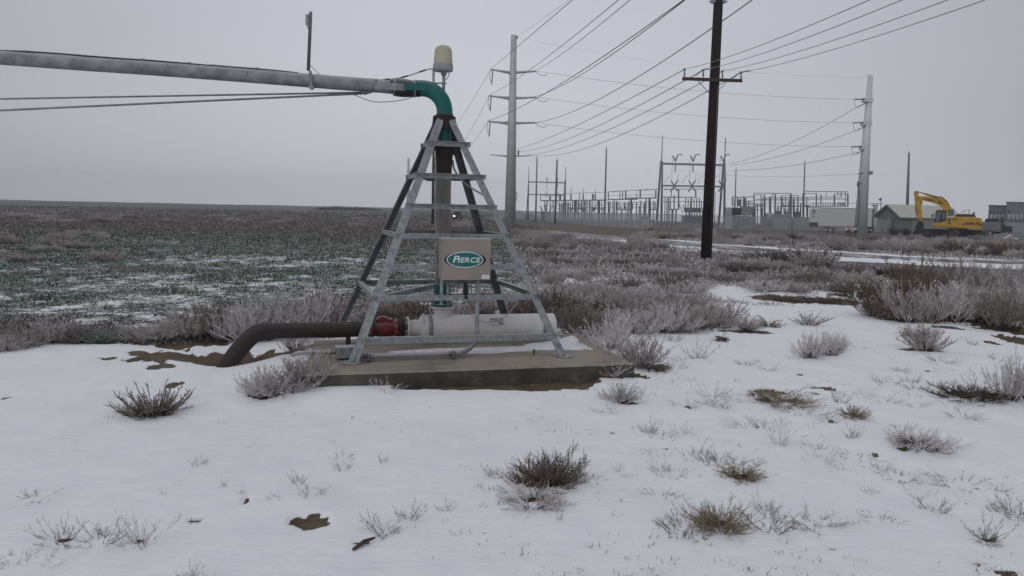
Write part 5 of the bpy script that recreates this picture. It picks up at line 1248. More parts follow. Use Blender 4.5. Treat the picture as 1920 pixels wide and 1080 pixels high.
# ---------- dump truck ----------
DY = 100; dz = groundz(DY)
dt = thing('dump_truck', 'grey dump truck with ribbed bed parked right of the excavator', 'truck', V((D(*z8(1600, 640), DY).x, DY, dz)))
def pd(name, pts, y0, y1, mtl, par=dt, bevel=.03):
    m = MB(); m.ext([D(*z8(a, b_), DY) for a, b_ in pts], y0, y1); return m.build(name, mtl, par, bevel=bevel)
bed = pd('bed', [(1440, 516), (1648, 514), (1652, 628), (1440, 628)], 0, 2.4, mat('silver_bed', (.19, .20, .21), (.14, .15, .155), 2, .5, .2))
for y in (530, 548, 566, 584, 602): pd('bed_rib', [(1442, y), (1650, y), (1650, y+7), (1442, y+7)], -.06, -.01, SUBP, bed, 0)
pd('tarp', [(1478, 515), (1484, 482), (1520, 478), (1625, 482), (1644, 498), (1646, 515)], .1, 2.3, DKM)
pd('cab', [(1656, 640), (1656, 530), (1672, 500), (1700, 515), (1712, 560), (1786, 568), (1792, 600), (1788, 645)], .1, 2.2, mat('dark_cab_paint', (.03, .035, .035), (.02, .022, .022), 3))
pd('window', [(1664, 545), (1676, 515), (1696, 520), (1704, 550)], .06, .09, GL)
m = MB(); m.tube([D(*z8(1672, 520), DY-.1), D(*z8(1672, 460), DY-.1)], .09, 8); m.build('exhaust_stack', DKM, dt)
for x in (1475, 1530, 1720):
    c = D(*z8(x, 650), DY); c.z = dz+.5; m = MB(); m.disc(c+V((0, .15, 0)), V((0, 1, 0)), .5, .3, 20); wq = m.build('wheel', BLACK, dt); m = MB(); m.disc(c-V((0, .0, 0)), V((0, 1, 0)), .25, .12, 12); m.build('rim', GREYPL, wq)
pd('chassis', [(1440, 628), (1790, 628), (1790, 650), (1440, 650)], .4, 2.0, DKM)
# dark earth heap with boards
HYp = 78; hz_ = groundz(HYp); q0 = D(1905, 445, HYp)
n = 40; vs = []; fs = []
for j in range(9):
    r = 1-j/8
    for k in range(n):
        a = 2*math.pi*k/n; px_ = math.cos(a)*3.6*r; py_ = math.sin(a)*2.4*r
        h = (1-r*r)*.95+mnoise.noise(V((px_*1.3, py_*1.3, 3)))*.18*(r < .97)+mnoise.noise(V((px_*5, py_*5, 9)))*.07
        vs.append(V((q0.x+px_, HYp+py_, hz_-.05+max(0, h))))
for j in range(8):
    for k in range(n): fs.append((j*n+k, j*n+(k+1) % n, (j+1)*n+(k+1) % n, (j+1)*n+k))
m = MB(); m.add(vs, fs, 0, False); hp = m.build('dirt_heap', mat('dark_heap_earth', (.045, .042, .044), (.02, .019, .02), 3, .95, 0, .5, .25, bd=.05), origin=V((q0.x, HYp, hz_)))
tag(hp, 'dark heap of earth at the right edge beside the dump truck', 'dirt heap')
for (x0, y0, x1, y1, lb) in ((1690, 706, 1775, 664, 'longest pale board sloping up on the dark earth heap'), (1780, 704, 1800, 700, 'short pale board low on the dark earth heap'), (1818, 712, 1842, 700, 'short pale board at the right of the dark earth heap')):
    a = D(*z8(x0, y0), HYp-2.45); b_ = D(*z8(x1, y1), HYp-2.3); m = MB(); m.bar(a, b_, .3, .08); o = m.build('board', mat('snowy_board', (.6, .61, .63), (.4, .4, .4), 3), origin=a); tag(o, lb, 'board', 'boards on the heap')

# ---------- frost materials for plants ----------
def plant_mat(name, a, b_, var=.25, scale=30):
    m, nt, b = newmat(name); co = coords(nt)
    c = ramp(nt, noise_node(nt, co, scale, 3, .6), [(.35, b_), (.65, a)])
    oi = N(nt, 'ShaderNodeObjectInfo'); hs = N(nt, 'ShaderNodeHueSaturation')
    nt.links.new(c, hs.inputs['Color']); v = math_node(nt, 'ADD', math_node(nt, 'MULTIPLY', oi.outputs['Random'], var), 1-var/2)
    nt.links.new(v, hs.inputs['Value']); nt.links.new(hs.outputs[0], b.inputs['Base Color'])
    b.inputs['Roughness'].default_value = .85; b.inputs['Specular IOR Level'].default_value = .15
    return m
FROST = plant_mat('rime_frost', (.68, .66, .67), (.36, .335, .335))
FROSTP = plant_mat('pinkish_rime', (.55, .505, .505), (.28, .245, .24))
FROSTD = plant_mat('thin_rime_on_twigs', (.29, .262, .245), (.115, .095, .083))
BROWN = plant_mat('brown_stems', (.085, .056, .042), (.035, .024, .02))
RED = plant_mat('reddish_stems', (.11, .078, .06), (.05, .036, .028))
REDF = plant_mat('thinly_rimed_red_stems', (.22, .17, .145), (.085, .06, .048))
OLIVE = plant_mat('olive_grass', (.12, .10, .055), (.05, .042, .024))
STRAW = plant_mat('straw_stems', (.34, .28, .19), (.17, .135, .085))
GREEN = plant_mat('frosted_green_leaf', (.058, .088, .050), (.022, .038, .022))
GREENF = plant_mat('rimed_green_leaf', (.34, .42, .375), (.14, .20, .165))
PALE = plant_mat('pale_brown_litter', (.27, .235, .22), (.12, .10, .092))
DARKP = plant_mat('dark_litter', (.085, .074, .07), (.035, .03, .029))

class PB:
    "plant builder: thin three-sided twigs, material 0 = bare stem, 1 = rimed twig"
    def __init__(s): s.v = []; s.f = []; s.m = []
    def twig(s, P, r0, r1, mi):
        k = len(P); o = len(s.v)
        for i, p in enumerate(P):
            t = (P[min(i+1, k-1)]-P[max(i-1, 0)]).normalized(); u = t.orthogonal().normalized(); w = t.cross(u); r = r0+(r1-r0)*i/(k-1)
            for j in range(3):
                a = j*2.0944; q = p+(u*math.cos(a)+w*math.sin(a))*r; s.v.append((q.x, q.y, q.z))
        for i in range(k-1):
            for j in range(3):
                a = o+i*3+j; b = o+i*3+(j+1) % 3
                s.f.append((a, b, b+3, a+3)); s.m.append(mi if not isinstance(mi, list) else mi[i])
    def needle(s, p, d, L, w, mi):
        u = d.orthogonal().normalized()*w; o = len(s.v); q = p+d*L
        s.v += [tuple(p-u), tuple(p+u), tuple(q)]; s.f.append((o, o+1, o+2)); s.m.append(mi)
    def mesh(s, name):
        me = bpy.data.meshes.new(name); me.from_pydata(s.v, [], s.f)
        me.materials.append(BROWN); me.materials.append(FROST)
        me.polygons.foreach_set('material_index', s.m); me.update(); return me
def rdir(rn, up=0.0):
    a = rn.uniform(0, 6.283); z = rn.uniform(-.3, 1)+up; v = V((math.cos(a), math.sin(a), z)); return v.normalized()
def make_bush(seed, n, lean0, lean1, L0, L1, r0, tw, tl, th=.0035, curl=.4, frost=.35, needles=4, sag=0.0, jit=.12):
    rn = random.Random(seed); b = PB()
    for _ in range(n):
        az = rn.uniform(0, 6.283); f = rn.random()**.6; ln = math.radians(lean0+(lean1-lean0)*f)
        d = V((math.cos(az)*math.sin(ln), math.sin(az)*math.sin(ln), math.cos(ln)))
        base = V((math.cos(az), math.sin(az), 0))*r0*rn.random()**.5*(.3+.7*f); L = rn.uniform(L0, L1)*(1-.15*f)
        P = [base]; seg = 5
        for k in range(seg):
            t = (k+1)/seg; dd = d.lerp(V((0, 0, 1)), curl*t)+V((0, 0, -sag*t*t))+rdir(rn)*jit
            P.append(P[-1]+dd.normalized()*L/seg)
        P = [V((p.x, p.y, max(p.z, .004))) for p in P]
        mi = [0 if (k+.5)/seg < frost else 1 for k in range(seg)]
        b.twig(P, th*1.3, th*.6, mi)
        for k in range(tw):
            t = rn.uniform(.18, 1.0); i = min(int(t*seg), seg-1); p = P[i].lerp(P[i+1], t*seg-i); sd = (P[i+1]-P[i]).normalized()
            td = (sd*.55+rdir(rn, .15)*.75).normalized(); l = tl*rn.uniform(.5, 1.1)*(1.15-.55*t)
            Q = [p, p+td*l*.55, p+(td+sd*.35+V((0, 0, .15))).normalized()*l]
            m1 = 1 if (t > frost*.8) else 0; b.twig(Q, th*.85, th*.45, m1)
            for q in range(needles):
                tt = rn.random(); b.needle(Q[0].lerp(Q[2], tt), (td*.4+rdir(rn)).normalized(), l*.22*rn.uniform(.6, 1.3), th*.8, m1)
    return b
PROTO = {}
def proto(key, lst): PROTO[key] = [b.mesh('plant_'+key) for b in lst]
# sizes: roughly 1 m wide, height ~.6 m, measured below
proto('up', [make_bush(s, 46, 2, 52, .5, .78, .16, 11, .15, .0052, .55, .25, 4) for s in (1, 2, 3)])
proto('dome', [make_bush(s, 62, 0, 82, .42, .6, .08, 11, .12, .0048, .25, .3, 4, 0, .2) for s in (4, 5, 6)])
proto('lean', [make_bush(s, 40, 20, 70, .45, .8, .2, 9, .14, .0048, .1, .3, 4, .25, .2) for s in (7, 8)])
proto('sparse', [make_bush(s, 13, 15, 82, .3, .7, .12, 6, .16, .0042, .3, .2, 3, 0, .25) for s in (9, 10, 11, 12)])
proto('stubby', [make_bush(s, 46, 5, 72, .32, .55, .22, 3, .11, .0085, .45, .45, 1, 0, .1) for s in (13, 14)])
proto('mat', [make_bush(s, 70, 62, 92, .25, .6, .22, 3, .10, .0045, .05, .5, 1, .5, .3) for s in (15, 16, 17)])
proto('twigs', [make_bush(s, 22, 55, 90, .2, .75, .4, 4, .14, .0048, .2, .2, 2, .0, .35) for s in (18, 19, 20)])
proto('tangle', [make_bush(s, 75, 25, 88, .3, .55, .2, 7, .16, .0042, .1, .45, 2, .1, .55) for s in (31, 32, 33)])
proto('far', [make_bush(s, 60, 0, 78, .42, .6, .2, 8, .17, .011, .3, .2, 2, 0, .2) for s in (21, 22, 23, 24)])
DIM = {}
for k, ms in PROTO.items():
    for me in ms:
        co = np.zeros(len(me.vertices)*3); me.vertices.foreach_get('co', co); co = co.reshape(-1, 3)
        DIM[me.name] = (np.percentile(co[:, 0], 98)-np.percentile(co[:, 0], 2), np.percentile(co[:, 2], 98.5))
NP = 0
def plant(p, w, h, kind, mats, label, group=None, name=None, cat=None, tilt=0, seed=None, kindprop=None, depth=None):
    global NP
    NP += 1; rn = random.Random(NP*31+(seed or 0)); me = rn.choice(PROTO[kind]); dw, dh = DIM[me.name]
    nm = name or {'mat': 'grass_tuft', 'twigs': 'dry_twigs', 'sparse': 'dry_weed', 'stubby': 'stubby_bush'}.get(kind, 'frosted_bush')
    o = bpy.data.objects.new(nm, me); COL.objects.link(o); o.location = p
    s = w/dw; o.scale = (s, (depth/dw if depth else s), h/dh)
    o.rotation_euler = (rn.uniform(-.06, .06), tilt+rn.uniform(-.06, .06), rn.uniform(-.5, .5)+(math.pi if rn.random() < .5 and not tilt else 0))
    for i, m in enumerate(mats):
        o.material_slots[i].link = 'OBJECT'; o.material_slots[i].material = m
    return tag(o, label, cat or {'mat': 'grass tuft', 'twigs': 'twigs', 'sparse': 'weed'}.get(kind, 'bush'), group, kindprop)
def pp(px, py, w, h, kind, mats, label, group=None, **k):
    "place by photo pixel: base point, width and height in photo pixels"
    p = G(px, py); Z = p.y; p.z -= .015
    return plant(p, w*Z/F, h*Z/F, kind, mats, label, group, **k)
FB, FR_, FP, FD, RB, OL = (BROWN, FROST), (RED, FROST), (RED, FROSTP), (BROWN, FROSTD), (RED, REDF), (OLIVE, STRAW)
MX = (BROWN, FROSTP)
OB = (BROWN, plant_mat('olive_brown_twigs', (.17, .125, .075), (.07, .05, .032)))
# --- foreground weeds ---
pp(290, 775, 118, 52, 'stubby', (BROWN, FROSTD), 'dark stubby frost tipped shrub alone in the snow left of the slab')
pp(275, 776, 110, 36, 'tangle', (BROWN, FROSTD), 'low tangled twigs round the foot of the dark stubby shrub', name='dry_twigs')
g = 'frosted bushes round the slab corner'
pp(500, 742, 90, 58, 'dome', FB, 'pale frosted bush at the front left, leaning out from the slab corner', g)
pp(560, 728, 100, 52, 'dome', FP, 'dense frosted bush hiding the front left end of the slab', g)
pp(592, 712, 80, 50, 'lean', MX, 'arching frosted stems against the left end of the slab front', g)
pp(480, 738, 70, 44, 'up', FB, 'outermost small frosted bush at the slab left corner', g)
pp(575, 716, 100, 52, 'up', MX, 'upright pale frosted bush at the front left slab corner', g)
pp(610, 716, 60, 40, 'lean', FB, 'frosted stems trailing right along the slab front', g)
pp(448, 652, 90, 66, 'up', FB, 'pale frosted bush tucked behind the bend of the rusty pipe', g)
pp(425, 660, 60, 44, 'dome', FB, 'small pale frosted bush just left of the rusty bend', g)
pp(530, 738, 110, 40, 'lean', FB, 'low frosted stems under the bushes at the slab left end', g)
pp(552, 655, 90, 62, 'lean', (BROWN, FROST), 'frosted stems rising in front of the rusty pipe bend', g)
pp(545, 662, 60, 40, 'sparse', FD, 'dark thin stems under the rusty pipe bend', g)
pp(585, 664, 46, 40, 'sparse', FB, 'thin frosted sprigs beside the junction box', g)
pp(722, 735, 66, 32, 'sparse', FB, 'small frosted weed in front of the slab, left part', None)
pp(1085, 715, 24, 14, 'sparse', (STRAW, STRAW), 'tiny straw coloured sprig on the brown strip before the slab', None)
pp(1165, 752, 78, 36, 'dome', FB, 'small pale frosted bush just below the right slab corner', None)
pp(1150, 705, 70, 30, 'lean', FB, 'frosted sprigs against the right end of the slab front', g)
pp(1170, 680, 120, 92, 'lean', FB, 'large pale frosted bush leaning over the right slab corner', g, tilt=-.35)
pp(1140, 655, 110, 62, 'up', FB, 'bright frosted bush behind the right slab edge', g, tilt=-.3)
pp(1205, 688, 80, 60, 'dome', MX, 'frosted bush with brown base right of the slab corner', g)
pp(1225, 695, 60, 22, 'mat', RB, 'low red brown tuft at the foot of the bush right of the slab', None)
pp(1265, 690, 50, 22, 'sparse', FB, 'small twigs in the snow right of the red brown tuft', None)
pp(1310, 672, 70, 40, 'sparse', FB, 'thin frosted weed in the snow right of the slab bushes', None)
pp(1262, 640, 34, 26, 'sparse', FD, 'small dark weed behind the slab bushes in open snow', None)
pp(1352, 640, 26, 16, 'mat', (DARKP, DARKP), 'small dark clump in the snow above the thin weeds', None)
pp(1520, 670, 66, 48, 'dome', FB, 'left of the two joined round frosted bushes in open snow', 'pair of round frosted bushes', name='frosted_bush')
pp(1548, 665, 56, 44, 'dome', FB, 'middle frosted bush of the rounded clump in open snow', 'pair of round frosted bushes')
pp(1572, 656, 40, 32, 'dome', FB, 'small right end of the rounded frosted clump in open snow', 'pair of round frosted bushes')
pp(1735, 658, 84, 52, 'dome', MX, 'round bush with olive top standing alone right of the frosted pair', None)
pp(1715, 632, 64, 24, 'mat', OL, 'olive grass on the crown of the lone round bush', None)
pp(1518, 610, 66, 28, 'lean', FD, 'spiky low weed in the snow before the big right hand thicket', None)
pp(1440, 612, 50, 22, 'mat', (OLIVE, STRAW), 'olive tuft left of the spiky low weed', None)
pp(1400, 618, 56, 26, 'dome', MX, 'low pale tuft right of the hedge behind the slab', None)
pp(1470, 562, 110, 14, 'mat', (DARKP, PALE), 'long dark flat tuft in the snow beyond the small weeds', None)
pp(1540, 566, 110, 14, 'mat', (DARKP, OLIVE), 'second dark flat tuft in the snow, nearer the thicket', None)
pp(1600, 556, 90, 20, 'mat', (DARKP, OLIVE), 'dark flat tuft touching the big right hand thicket', None)
pp(1025, 905, 140, 52, 'tangle', (RED, REDF), 'dense red brown tangle in the centre foreground snow', None, name='dry_bush', cat='bush')
pp(1050, 900, 90, 56, 'tangle', (BROWN, FROSTD), 'upright twiggy right part of the centre foreground tangle', None, name='dry_bush')
pp(1000, 945, 130, 34, 'tangle', FB, 'frosted twigs lying below the centre foreground tangle', None)
pp(925, 892, 50, 26, 'sparse', FD, 'small sprig left of the centre foreground tangle', None)
pp(1100, 895, 60, 26, 'twigs', FB, 'thin twigs right of the centre foreground tangle', None)
pp(1172, 888, 56, 20, 'sparse', FB, 'faint curled sprig in the snow right of the tangle', None)
pp(1242, 885, 40, 34, 'sparse', FB, 'faint upright sprig between the tangle and the flat weeds', None)
pp(1350, 990, 100, 48, 'tangle', (OLIVE, STRAW), 'straw and olive tuft with long twigs, lower right of centre', None, name='grass_tuft', cat='grass tuft')
pp(1350, 985, 130, 40, 'twigs', (DARKP, FROSTD), 'dark twigs spreading round the straw and olive tuft', None)
pp(1345, 870, 90, 26, 'twigs', FD, 'flat dark weed above the straw tuft, left piece', None)
pp(1390, 895, 80, 26, 'tangle', (BROWN, STRAW), 'flat brown weed above the straw tuft, right piece', None)
pp(1470, 755, 110, 28, 'tangle', (OLIVE, STRAW), 'long olive and brown grass patch in the snow right of centre', None)
pp(1500, 772, 120, 34, 'twigs', FB, 'frosted grass blades below the long olive patch', None)
pp(1418, 742, 40, 14, 'mat', (DARKP, RED), 'small dark clump at the left tip of the olive patch', None)
pp(1340, 745, 80, 34, 'sparse', FB, 'wispy frosted weed left of the long olive patch', None)
pp(1350, 765, 70, 30, 'sparse', FB, 'second wispy frosted weed left of the olive patch', None)
pp(1600, 782, 56, 24, 'dome', (DARKP, STRAW), 'small domed tuft alone in the snow right of the olive patch', None)
pp(1655, 750, 80, 22, 'twigs', FB, 'faint trailing twigs left of the dark weed at right', None)
pp(1715, 760, 60, 14, 'twigs', FB, 'faint trailing twigs closer to the dark weed at right', None)
pp(1815, 748, 120, 30, 'tangle', (DARKP, BROWN), 'long dark weed near the right edge of the snow', None)
pp(1855, 755, 80, 60, 'sparse', FD, 'upright thin weed above the long dark weed', None)
pp(1725, 838, 110, 34, 'tangle', FB, 'frosted spread of twigs in the right foreground', None)
pp(1775, 835, 90, 28, 'sparse', FB, 'right part of the frosted spread of twigs', None)
pp(1700, 832, 60, 16, 'mat', (STRAW, FROSTD), 'straw core of the frosted spread of twigs', None)
pp(1685, 895, 80, 14, 'twigs', FD, 'left piece of the long line of flat twigs at right', None)
pp(1800, 908, 130, 22, 'twigs', FD, 'right piece of the long line of flat twigs at right', None)
pp(1850, 1010, 80, 44, 'sparse', (BROWN, FROSTD), 'weed with bare olive earth at the lower right', None)
pp(1850, 1018, 50, 16, 'mat', OL, 'olive tuft at the foot of the lower right weed', None)
pp(1890, 960, 60, 26, 'sparse', FD, 'dark sprig at the right edge above the lower right weed', None)
pp(1890, 750, 70, 70, 'up', FB, 'tall frosted bush cut by the right edge', None)
pp(1935, 752, 90, 105, 'up', FB, 'taller frosted bush mostly outside the right edge', None)
pp(1462, 835, 44, 56, 'sparse', FB, 'tall pale sprig in the middle of the right snow', None)
pp(1525, 838, 50, 14, 'twigs', FD, 'low sprig right of the tall pale sprig', None)
pp(1280, 815, 50, 30, 'sparse', FB, 'small sprig left of the tall pale sprig', None)
pp(1400, 800, 90, 16, 'twigs', FB, 'scattered twigs just above the tall pale sprig', None)
pp(1760, 568 + 110, 70, 16, 'sparse', FB, 'faint weed in the snow below the thicket', None)
pp(1400, 684, 40, 14, 'twigs', FD, 'twig bits right of the thin frosted weed', None)
# left foreground
pp(115, 1012, 110, 40, 'twigs', FD, 'left third of the twiggy weed at the lower left', None)
pp(190, 1015, 100, 52, 'sparse', FD, 'middle of the twiggy weed at the lower left', None)
pp(265, 1018, 100, 62, 'sparse', FB, 'right third of the twiggy weed, with tall thin stems', None)
pp(250, 1022, 60, 22, 'twigs', FD, 'dark twigs at the foot of the tall thin stems', None)
pp(30, 1050, 70, 20, 'twigs', FD, 'trailing twigs at the lower left corner', None)
pp(90, 1035, 60, 18, 'twigs', FD, 'small trailing twigs above the lower left corner', None)
pp(715, 998, 84, 42, 'sparse', (BROWN, FROSTD), 'small spreading weed in the snow, centre left foreground', None)
pp(725, 1000, 50, 20, 'twigs', FD, 'side twigs of the small spreading weed', None)
pp(365, 978, 30, 14, 'twigs', FD, 'tiny twigs by a dark spot in the left foreground', None)
pp(420, 912, 12, 18, 'sparse', FD, 'single short stalk in the left snow', None)
pp(456, 925, 16, 18, 'sparse', FD, 'short stalk just above a small earth spot', None)
pp(355, 1085, 50, 34, 'sparse', FD, 'stalks poking up at the bottom edge, left', None)
pp(395, 1088, 46, 24, 'sparse', FB, 'curled stalks poking up at the bottom edge', None)
pp(1050, 975, 14, 22, 'sparse', FD, 'lone bent stalk under the centre foreground tangle', None)
pp(855, 1000, 26, 14, 'twigs', FD, 'faint specks of twig right of the spreading weed', None)
st = MB(); a = G(662, 1030, .012); b_ = G(703, 1008, .02); st.tube([a, a.lerp(b_, .5)+V((0, .01, .006)), b_], [.008, .014, .006], 6)
tag(st.build('fallen_stick', mat('dark_bark', (.06, .045, .03), (.03, .02, .015), 20), None, origin=a), 'short dark stick lying in the snow below the small spreading weed', 'stick')
# --- scrub between slab and road, placed one by one ---
def scrub(n, xr, yr, wr, hr, mats, label, group, kind='far', seed=1, reject=None):
    rn = random.Random(seed); c = 0; tries = 0
    while c < n and tries < n*40:
        tries += 1; px = rn.uniform(*xr); py = yr[0]+(yr[1]-yr[0])*rn.random()
        p = G(px, py)
        if reject and reject(px, py, p): continue
        Z = p.y; s = rn.uniform(.75, 1.25); p.z -= .02
        w_ = rn.uniform(*wr)*s; h_ = rn.uniform(*hr)*s
        j = rn.randrange(len(mats))
        nm, mt = mats[j]
        plant(p, w_, h_, kind if not isinstance(kind, list) else rn.choice(kind), mt, label % nm, group); c += 1
# --- big frosted bushes left of and behind the slab ---
g = 'frosted bushes along the field edge left of the slab'
for (px, py, w, h, k, mt, lb) in (
    (560, 628, 130, 92, 'up', FB, 'tallest pale frosted bush above the rusty pipe'),
    (510, 632, 110, 84, 'up', FB, 'pale frosted bush behind the rusty pipe bend'),
    (610, 622, 110, 72, 'dome', FP, 'pinkish frosted bush above the middle of the rusty pipe'),
    (625, 612, 90, 78, 'up', RB, 'red brown bare bush between the pipe and the rear left leg'),
    (468, 648, 90, 76, 'dome', FB, 'frosted bush left of the rusty pipe bend'),
    (455, 668, 60, 52, 'lean', FB, 'small frosted stems at the mouth of the pipe pit'),
    (385, 632, 110, 66, 'up', FD, 'grey brown bush on the field edge between earth patch and field'),
    (350, 634, 90, 54, 'up', MX, 'frosted bush at the left of the grey brown bush'),
    (425, 628, 80, 56, 'dome', FD, 'dark bush just left of the bush by the pipe bend'),
    (262, 638, 80, 36, 'dome', MX, 'low frosted bush on the field edge above the snow bank'),
    (300, 636, 70, 34, 'dome', FB, 'low pale bush right of the low frosted bush'),
    (108, 642, 90, 50, 'up', MX, 'frosted bush on the field edge near the left side'),
    (140, 644, 60, 36, 'dome', FD, 'dark low bush right of the left side frosted bush'),
    (60, 648, 80, 34, 'dome', MX, 'low frosted bush nearly at the left edge'),
    (10, 658, 70, 30, 'dome', MX, 'low bush cut by the left edge'),
    (190, 640, 60, 28, 'dome', (GREEN, GREENF), 'low greenish clump on the field edge'),
    (30, 640, 70, 30, 'dome', FD, 'dark clump behind the bush at the left edge')):
    pp(px, py, w, h, k, mt, lb, g)
g = 'hedge of tall weeds behind the slab'
rn = random.Random(5)
hed = [(700, 606, FP), (735, 610, RB), (770, 604, FP), (800, 600, RB), (850, 606, FR_), (880, 600, FP), (905, 602, RB), (935, 598, FP), (965, 600, FP), (990, 604, RB), (1020, 600, RB), (1045, 606, FD), (1065, 614, (RED, FROSTD)),
       (1085, 600, FP), (1110, 606, RB), (1130, 614, FP), (1150, 600, RB), (1165, 620, FP), (1185, 606, FP), (1200, 624, FB), (1225, 612, FP), (1240, 624, FB), (1262, 608, RB), (1275, 622, FB), (1300, 618, FP), (1325, 608, FP), (1340, 614, MX), (1362, 606, MX),
       (1075, 580, FP), (1110, 578, FR_), (1150, 576, FP), (1190, 580, FP), (1230, 582, FR_), (1270, 584, FP), (1300, 588, MX), (1035, 580, FP), (1000, 578, FR_), (950, 580, FP), (900, 580, FP), (760, 582, FR_), (700, 586, FP), (1105, 632, (OLIVE, FROSTD)), (1080, 628, (OLIVE, FROSTD))]
for i, (px, py, mt) in enumerate(hed):
    what = {id(FP): 'pinkish frosted', id(RB): 'bare red brown', id(FR_): 'pale frosted red stemmed', id(FB): 'bright frosted', id(MX): 'dull frosted'}.get(id(mt), 'brown and olive')
    where = 'seen through the pyramid legs' if px < 1000 else ('right behind the front right leg' if px < 1100 else ('in the middle of the hedge' if px < 1220 else 'at the right end of the hedge'))
    row = 'front row' if py > 598 else 'back row'
    h = (49+rn.uniform(-12, 10))*(1 if py > 598 else .95)
    if px > 1300: h *= .75
    if px < 1000: h *= .8
    pp(px, py, rn.uniform(72, 100), h, 'up' if rn.random() < .7 else 'dome', mt, '%s weed %s, %s' % (what, where, row), g)
scrub(30, (-20, 560), (398, 420), (1.2, 3.0), (.35, .7), [('dull pink', FP), ('grey frosted', MX)], '%s weed clump in the brown band far out in the left field', 'weed clumps in the brown band of the left field', 'far', 11)
scrub(18, (-10, 200), (440, 490), (.7, 1.4), (.22, .4), [('grey frosted', MX), ('dull pink', FP)], '%s weed clump in the green crop at the left edge', 'weed clumps in the crop at the left edge', 'far', 12)
scrub(26, (600, 960), (396, 430), (1.2, 2.6), (.4, .8), [('dull pink', FP), ('grey frosted', MX)], '%s bush seen through the pyramid frame beyond the crop', 'bushes beyond the crop behind the pyramid frame', 'far', 13)
for i, (px, w_, h_) in enumerate(((604, 9, 1.2), (622, 12, 2.0), (640, 10, 1.5), (662, 12, 1.9), (684, 10, 1.7), (702, 9, 1.2))):
    p = D(px, 388, 420); p.z = gz(p.x, 420); plant(p, w_, h_, 'far', (DARKP, DARKP), 'tiny dark tree clump on the left horizon near the pyramid', 'tree clumps on the horizon', name='distant_tree', cat='tree')
scrub(60, (1120, 1915), (640, 1000), (.14, .36), (.05, .13), [('faint pale', (BROWN, FROST)), ('thin dark', (BROWN, FROSTD)), ('straw coloured', (STRAW, FROSTD))], '%s sprig lying flat on the thin snow of the right foreground', 'small sprigs on the right foreground snow', ['twigs', 'sparse'], 21)
scrub(14, (20, 900), (850, 1060), (.08, .2), (.03, .09), [('thin dark', (BROWN, FROSTD))], '%s sprig on the clean snow of the left foreground', 'small sprigs on the left foreground snow', ['twigs', 'sparse'], 22)
# --- thicket at the right edge ---
g = 'thicket of tall weeds at the right edge'
thk = [(1640, 592, OB), (1665, 600, RB), (1690, 588, OB), (1700, 604, FP), (1725, 592, RB), (1740, 606, FP), (1760, 596, MX), (1785, 604, FB), (1800, 590, FB), (1825, 602, MX), (1850, 596, MX), (1870, 604, FB), (1895, 600, FD), (1920, 600, FB), (1945, 598, FB),
       (1690, 565, OB), (1720, 562, RB), (1755, 566, RB), (1790, 562, FD), (1820, 566, FD), (1855, 562, MX), (1890, 566, FB), (1925, 564, MX), (1960, 590, FB), (1885, 618, FD), (1985, 605, FP), (2020, 592, FB), (2060, 604, FP), (2110, 596, FD), (2160, 606, FB), (2040, 570, FP), (2100, 566, FB), (2190, 572, FP)]
for i, (px, py, mt) in enumerate(thk):
    what = {id(FP): 'pinkish frosted', id(RB): 'bare red brown', id(FB): 'bright frosted', id(FD): 'dark thinly frosted', id(MX): 'dull frosted', id(OB): 'olive brown'}[id(mt)]
    where = 'at the left end' if px < 1705 else ('in the middle' if px < 1830 else 'near the picture edge')
    row = 'front row' if py > 580 else 'back row'
    h = rn.uniform(60, 76)*(.72 if px < 1680 else 1.08)
    pp(px, py, rn.uniform(80, 110), h, 'up' if rn.random() < .6 else 'lean', mt, '%s weed %s of the right hand thicket, %s' % (what, where, row), g)
def onroad(px, py, p):
    d = np.sqrt(np.min((_rx-p.x)**2+(_ry-p.y)**2)); return d < 3.9 or (px > 1300 and py > 545 and p.y < 19)
def openroad(px, py, p):
    return onroad(px, py, p) or (1540 < px and 478 < py < 522) or (1300 < px < 1420 and 530 < py)
MS = [('dull pink', FP), ('grey frosted', MX), ('dark', FD), ('pale frosted', FR_)]
scrub(36, (1010, 1330), (475, 560), (.5, 1.0), (.16, .32), MS, '%s low scrub bush between the frame and the wooden pole', 'low scrub left of the wooden pole', 'far', 2, openroad)
scrub(26, (1340, 1640), (498, 548), (.6, 1.2), (.18, .32), MS, '%s low scrub bush in the band right of the wooden pole', 'scrub band right of the wooden pole', 'far', 3, openroad)
for (px, py, w, h, mt, lb) in ((1432, 492, 66, 24, FD, 'dark rounded bush, left of the trio before the road'), (1475, 492, 60, 24, FD, 'dark rounded bush, middle of the trio before the road'), (1520, 500, 70, 32, MX, 'largest frosted bush of the trio before the road'), (1545, 498, 50, 30, FD, 'dark right flank of the trio before the road'), (1500, 490, 50, 24, FD, 'rear bush of the trio before the road'),
                            (1655, 520, 70, 18, (DARKP, DARKP), 'dark low bush in the snow before the thicket'), (1690, 515, 50, 14, (DARKP, BROWN), 'small dark bush touching the thicket from behind'), (1600, 520, 50, 26, FD, 'spiky dark weed right of the trio')):
    pp(px, py, w, h, 'far', mt, lb, None)
scrub(40, (1225, 1900), (442, 462), (.9, 1.8), (.35, .65), MS, '%s scrub bush beyond the road below the switchyard', 'scrub beyond the road', 'far', 4, lambda a, b, p: onroad(a, b, p) or (a > 1640 and b < 456))
scrub(36, (1560, 1930), (455, 484), (.8, 1.5), (.35, .6), MS+[('brown', RB)], '%s scrub bush beyond the road below the excavator', 'scrub beyond the road at right', 'far', 5, onroad)
scrub(30, (960, 1240), (424, 470), (.8, 1.6), (.35, .7), [('dull pink', FP), ('grey frosted', MX)], '%s bush beside the steel pole and the far end of the road', 'scrub by the grey steel pole', 'far', 6, lambda a, b, p: onroad(a, b, p) or (a > 1020 and b < 438))
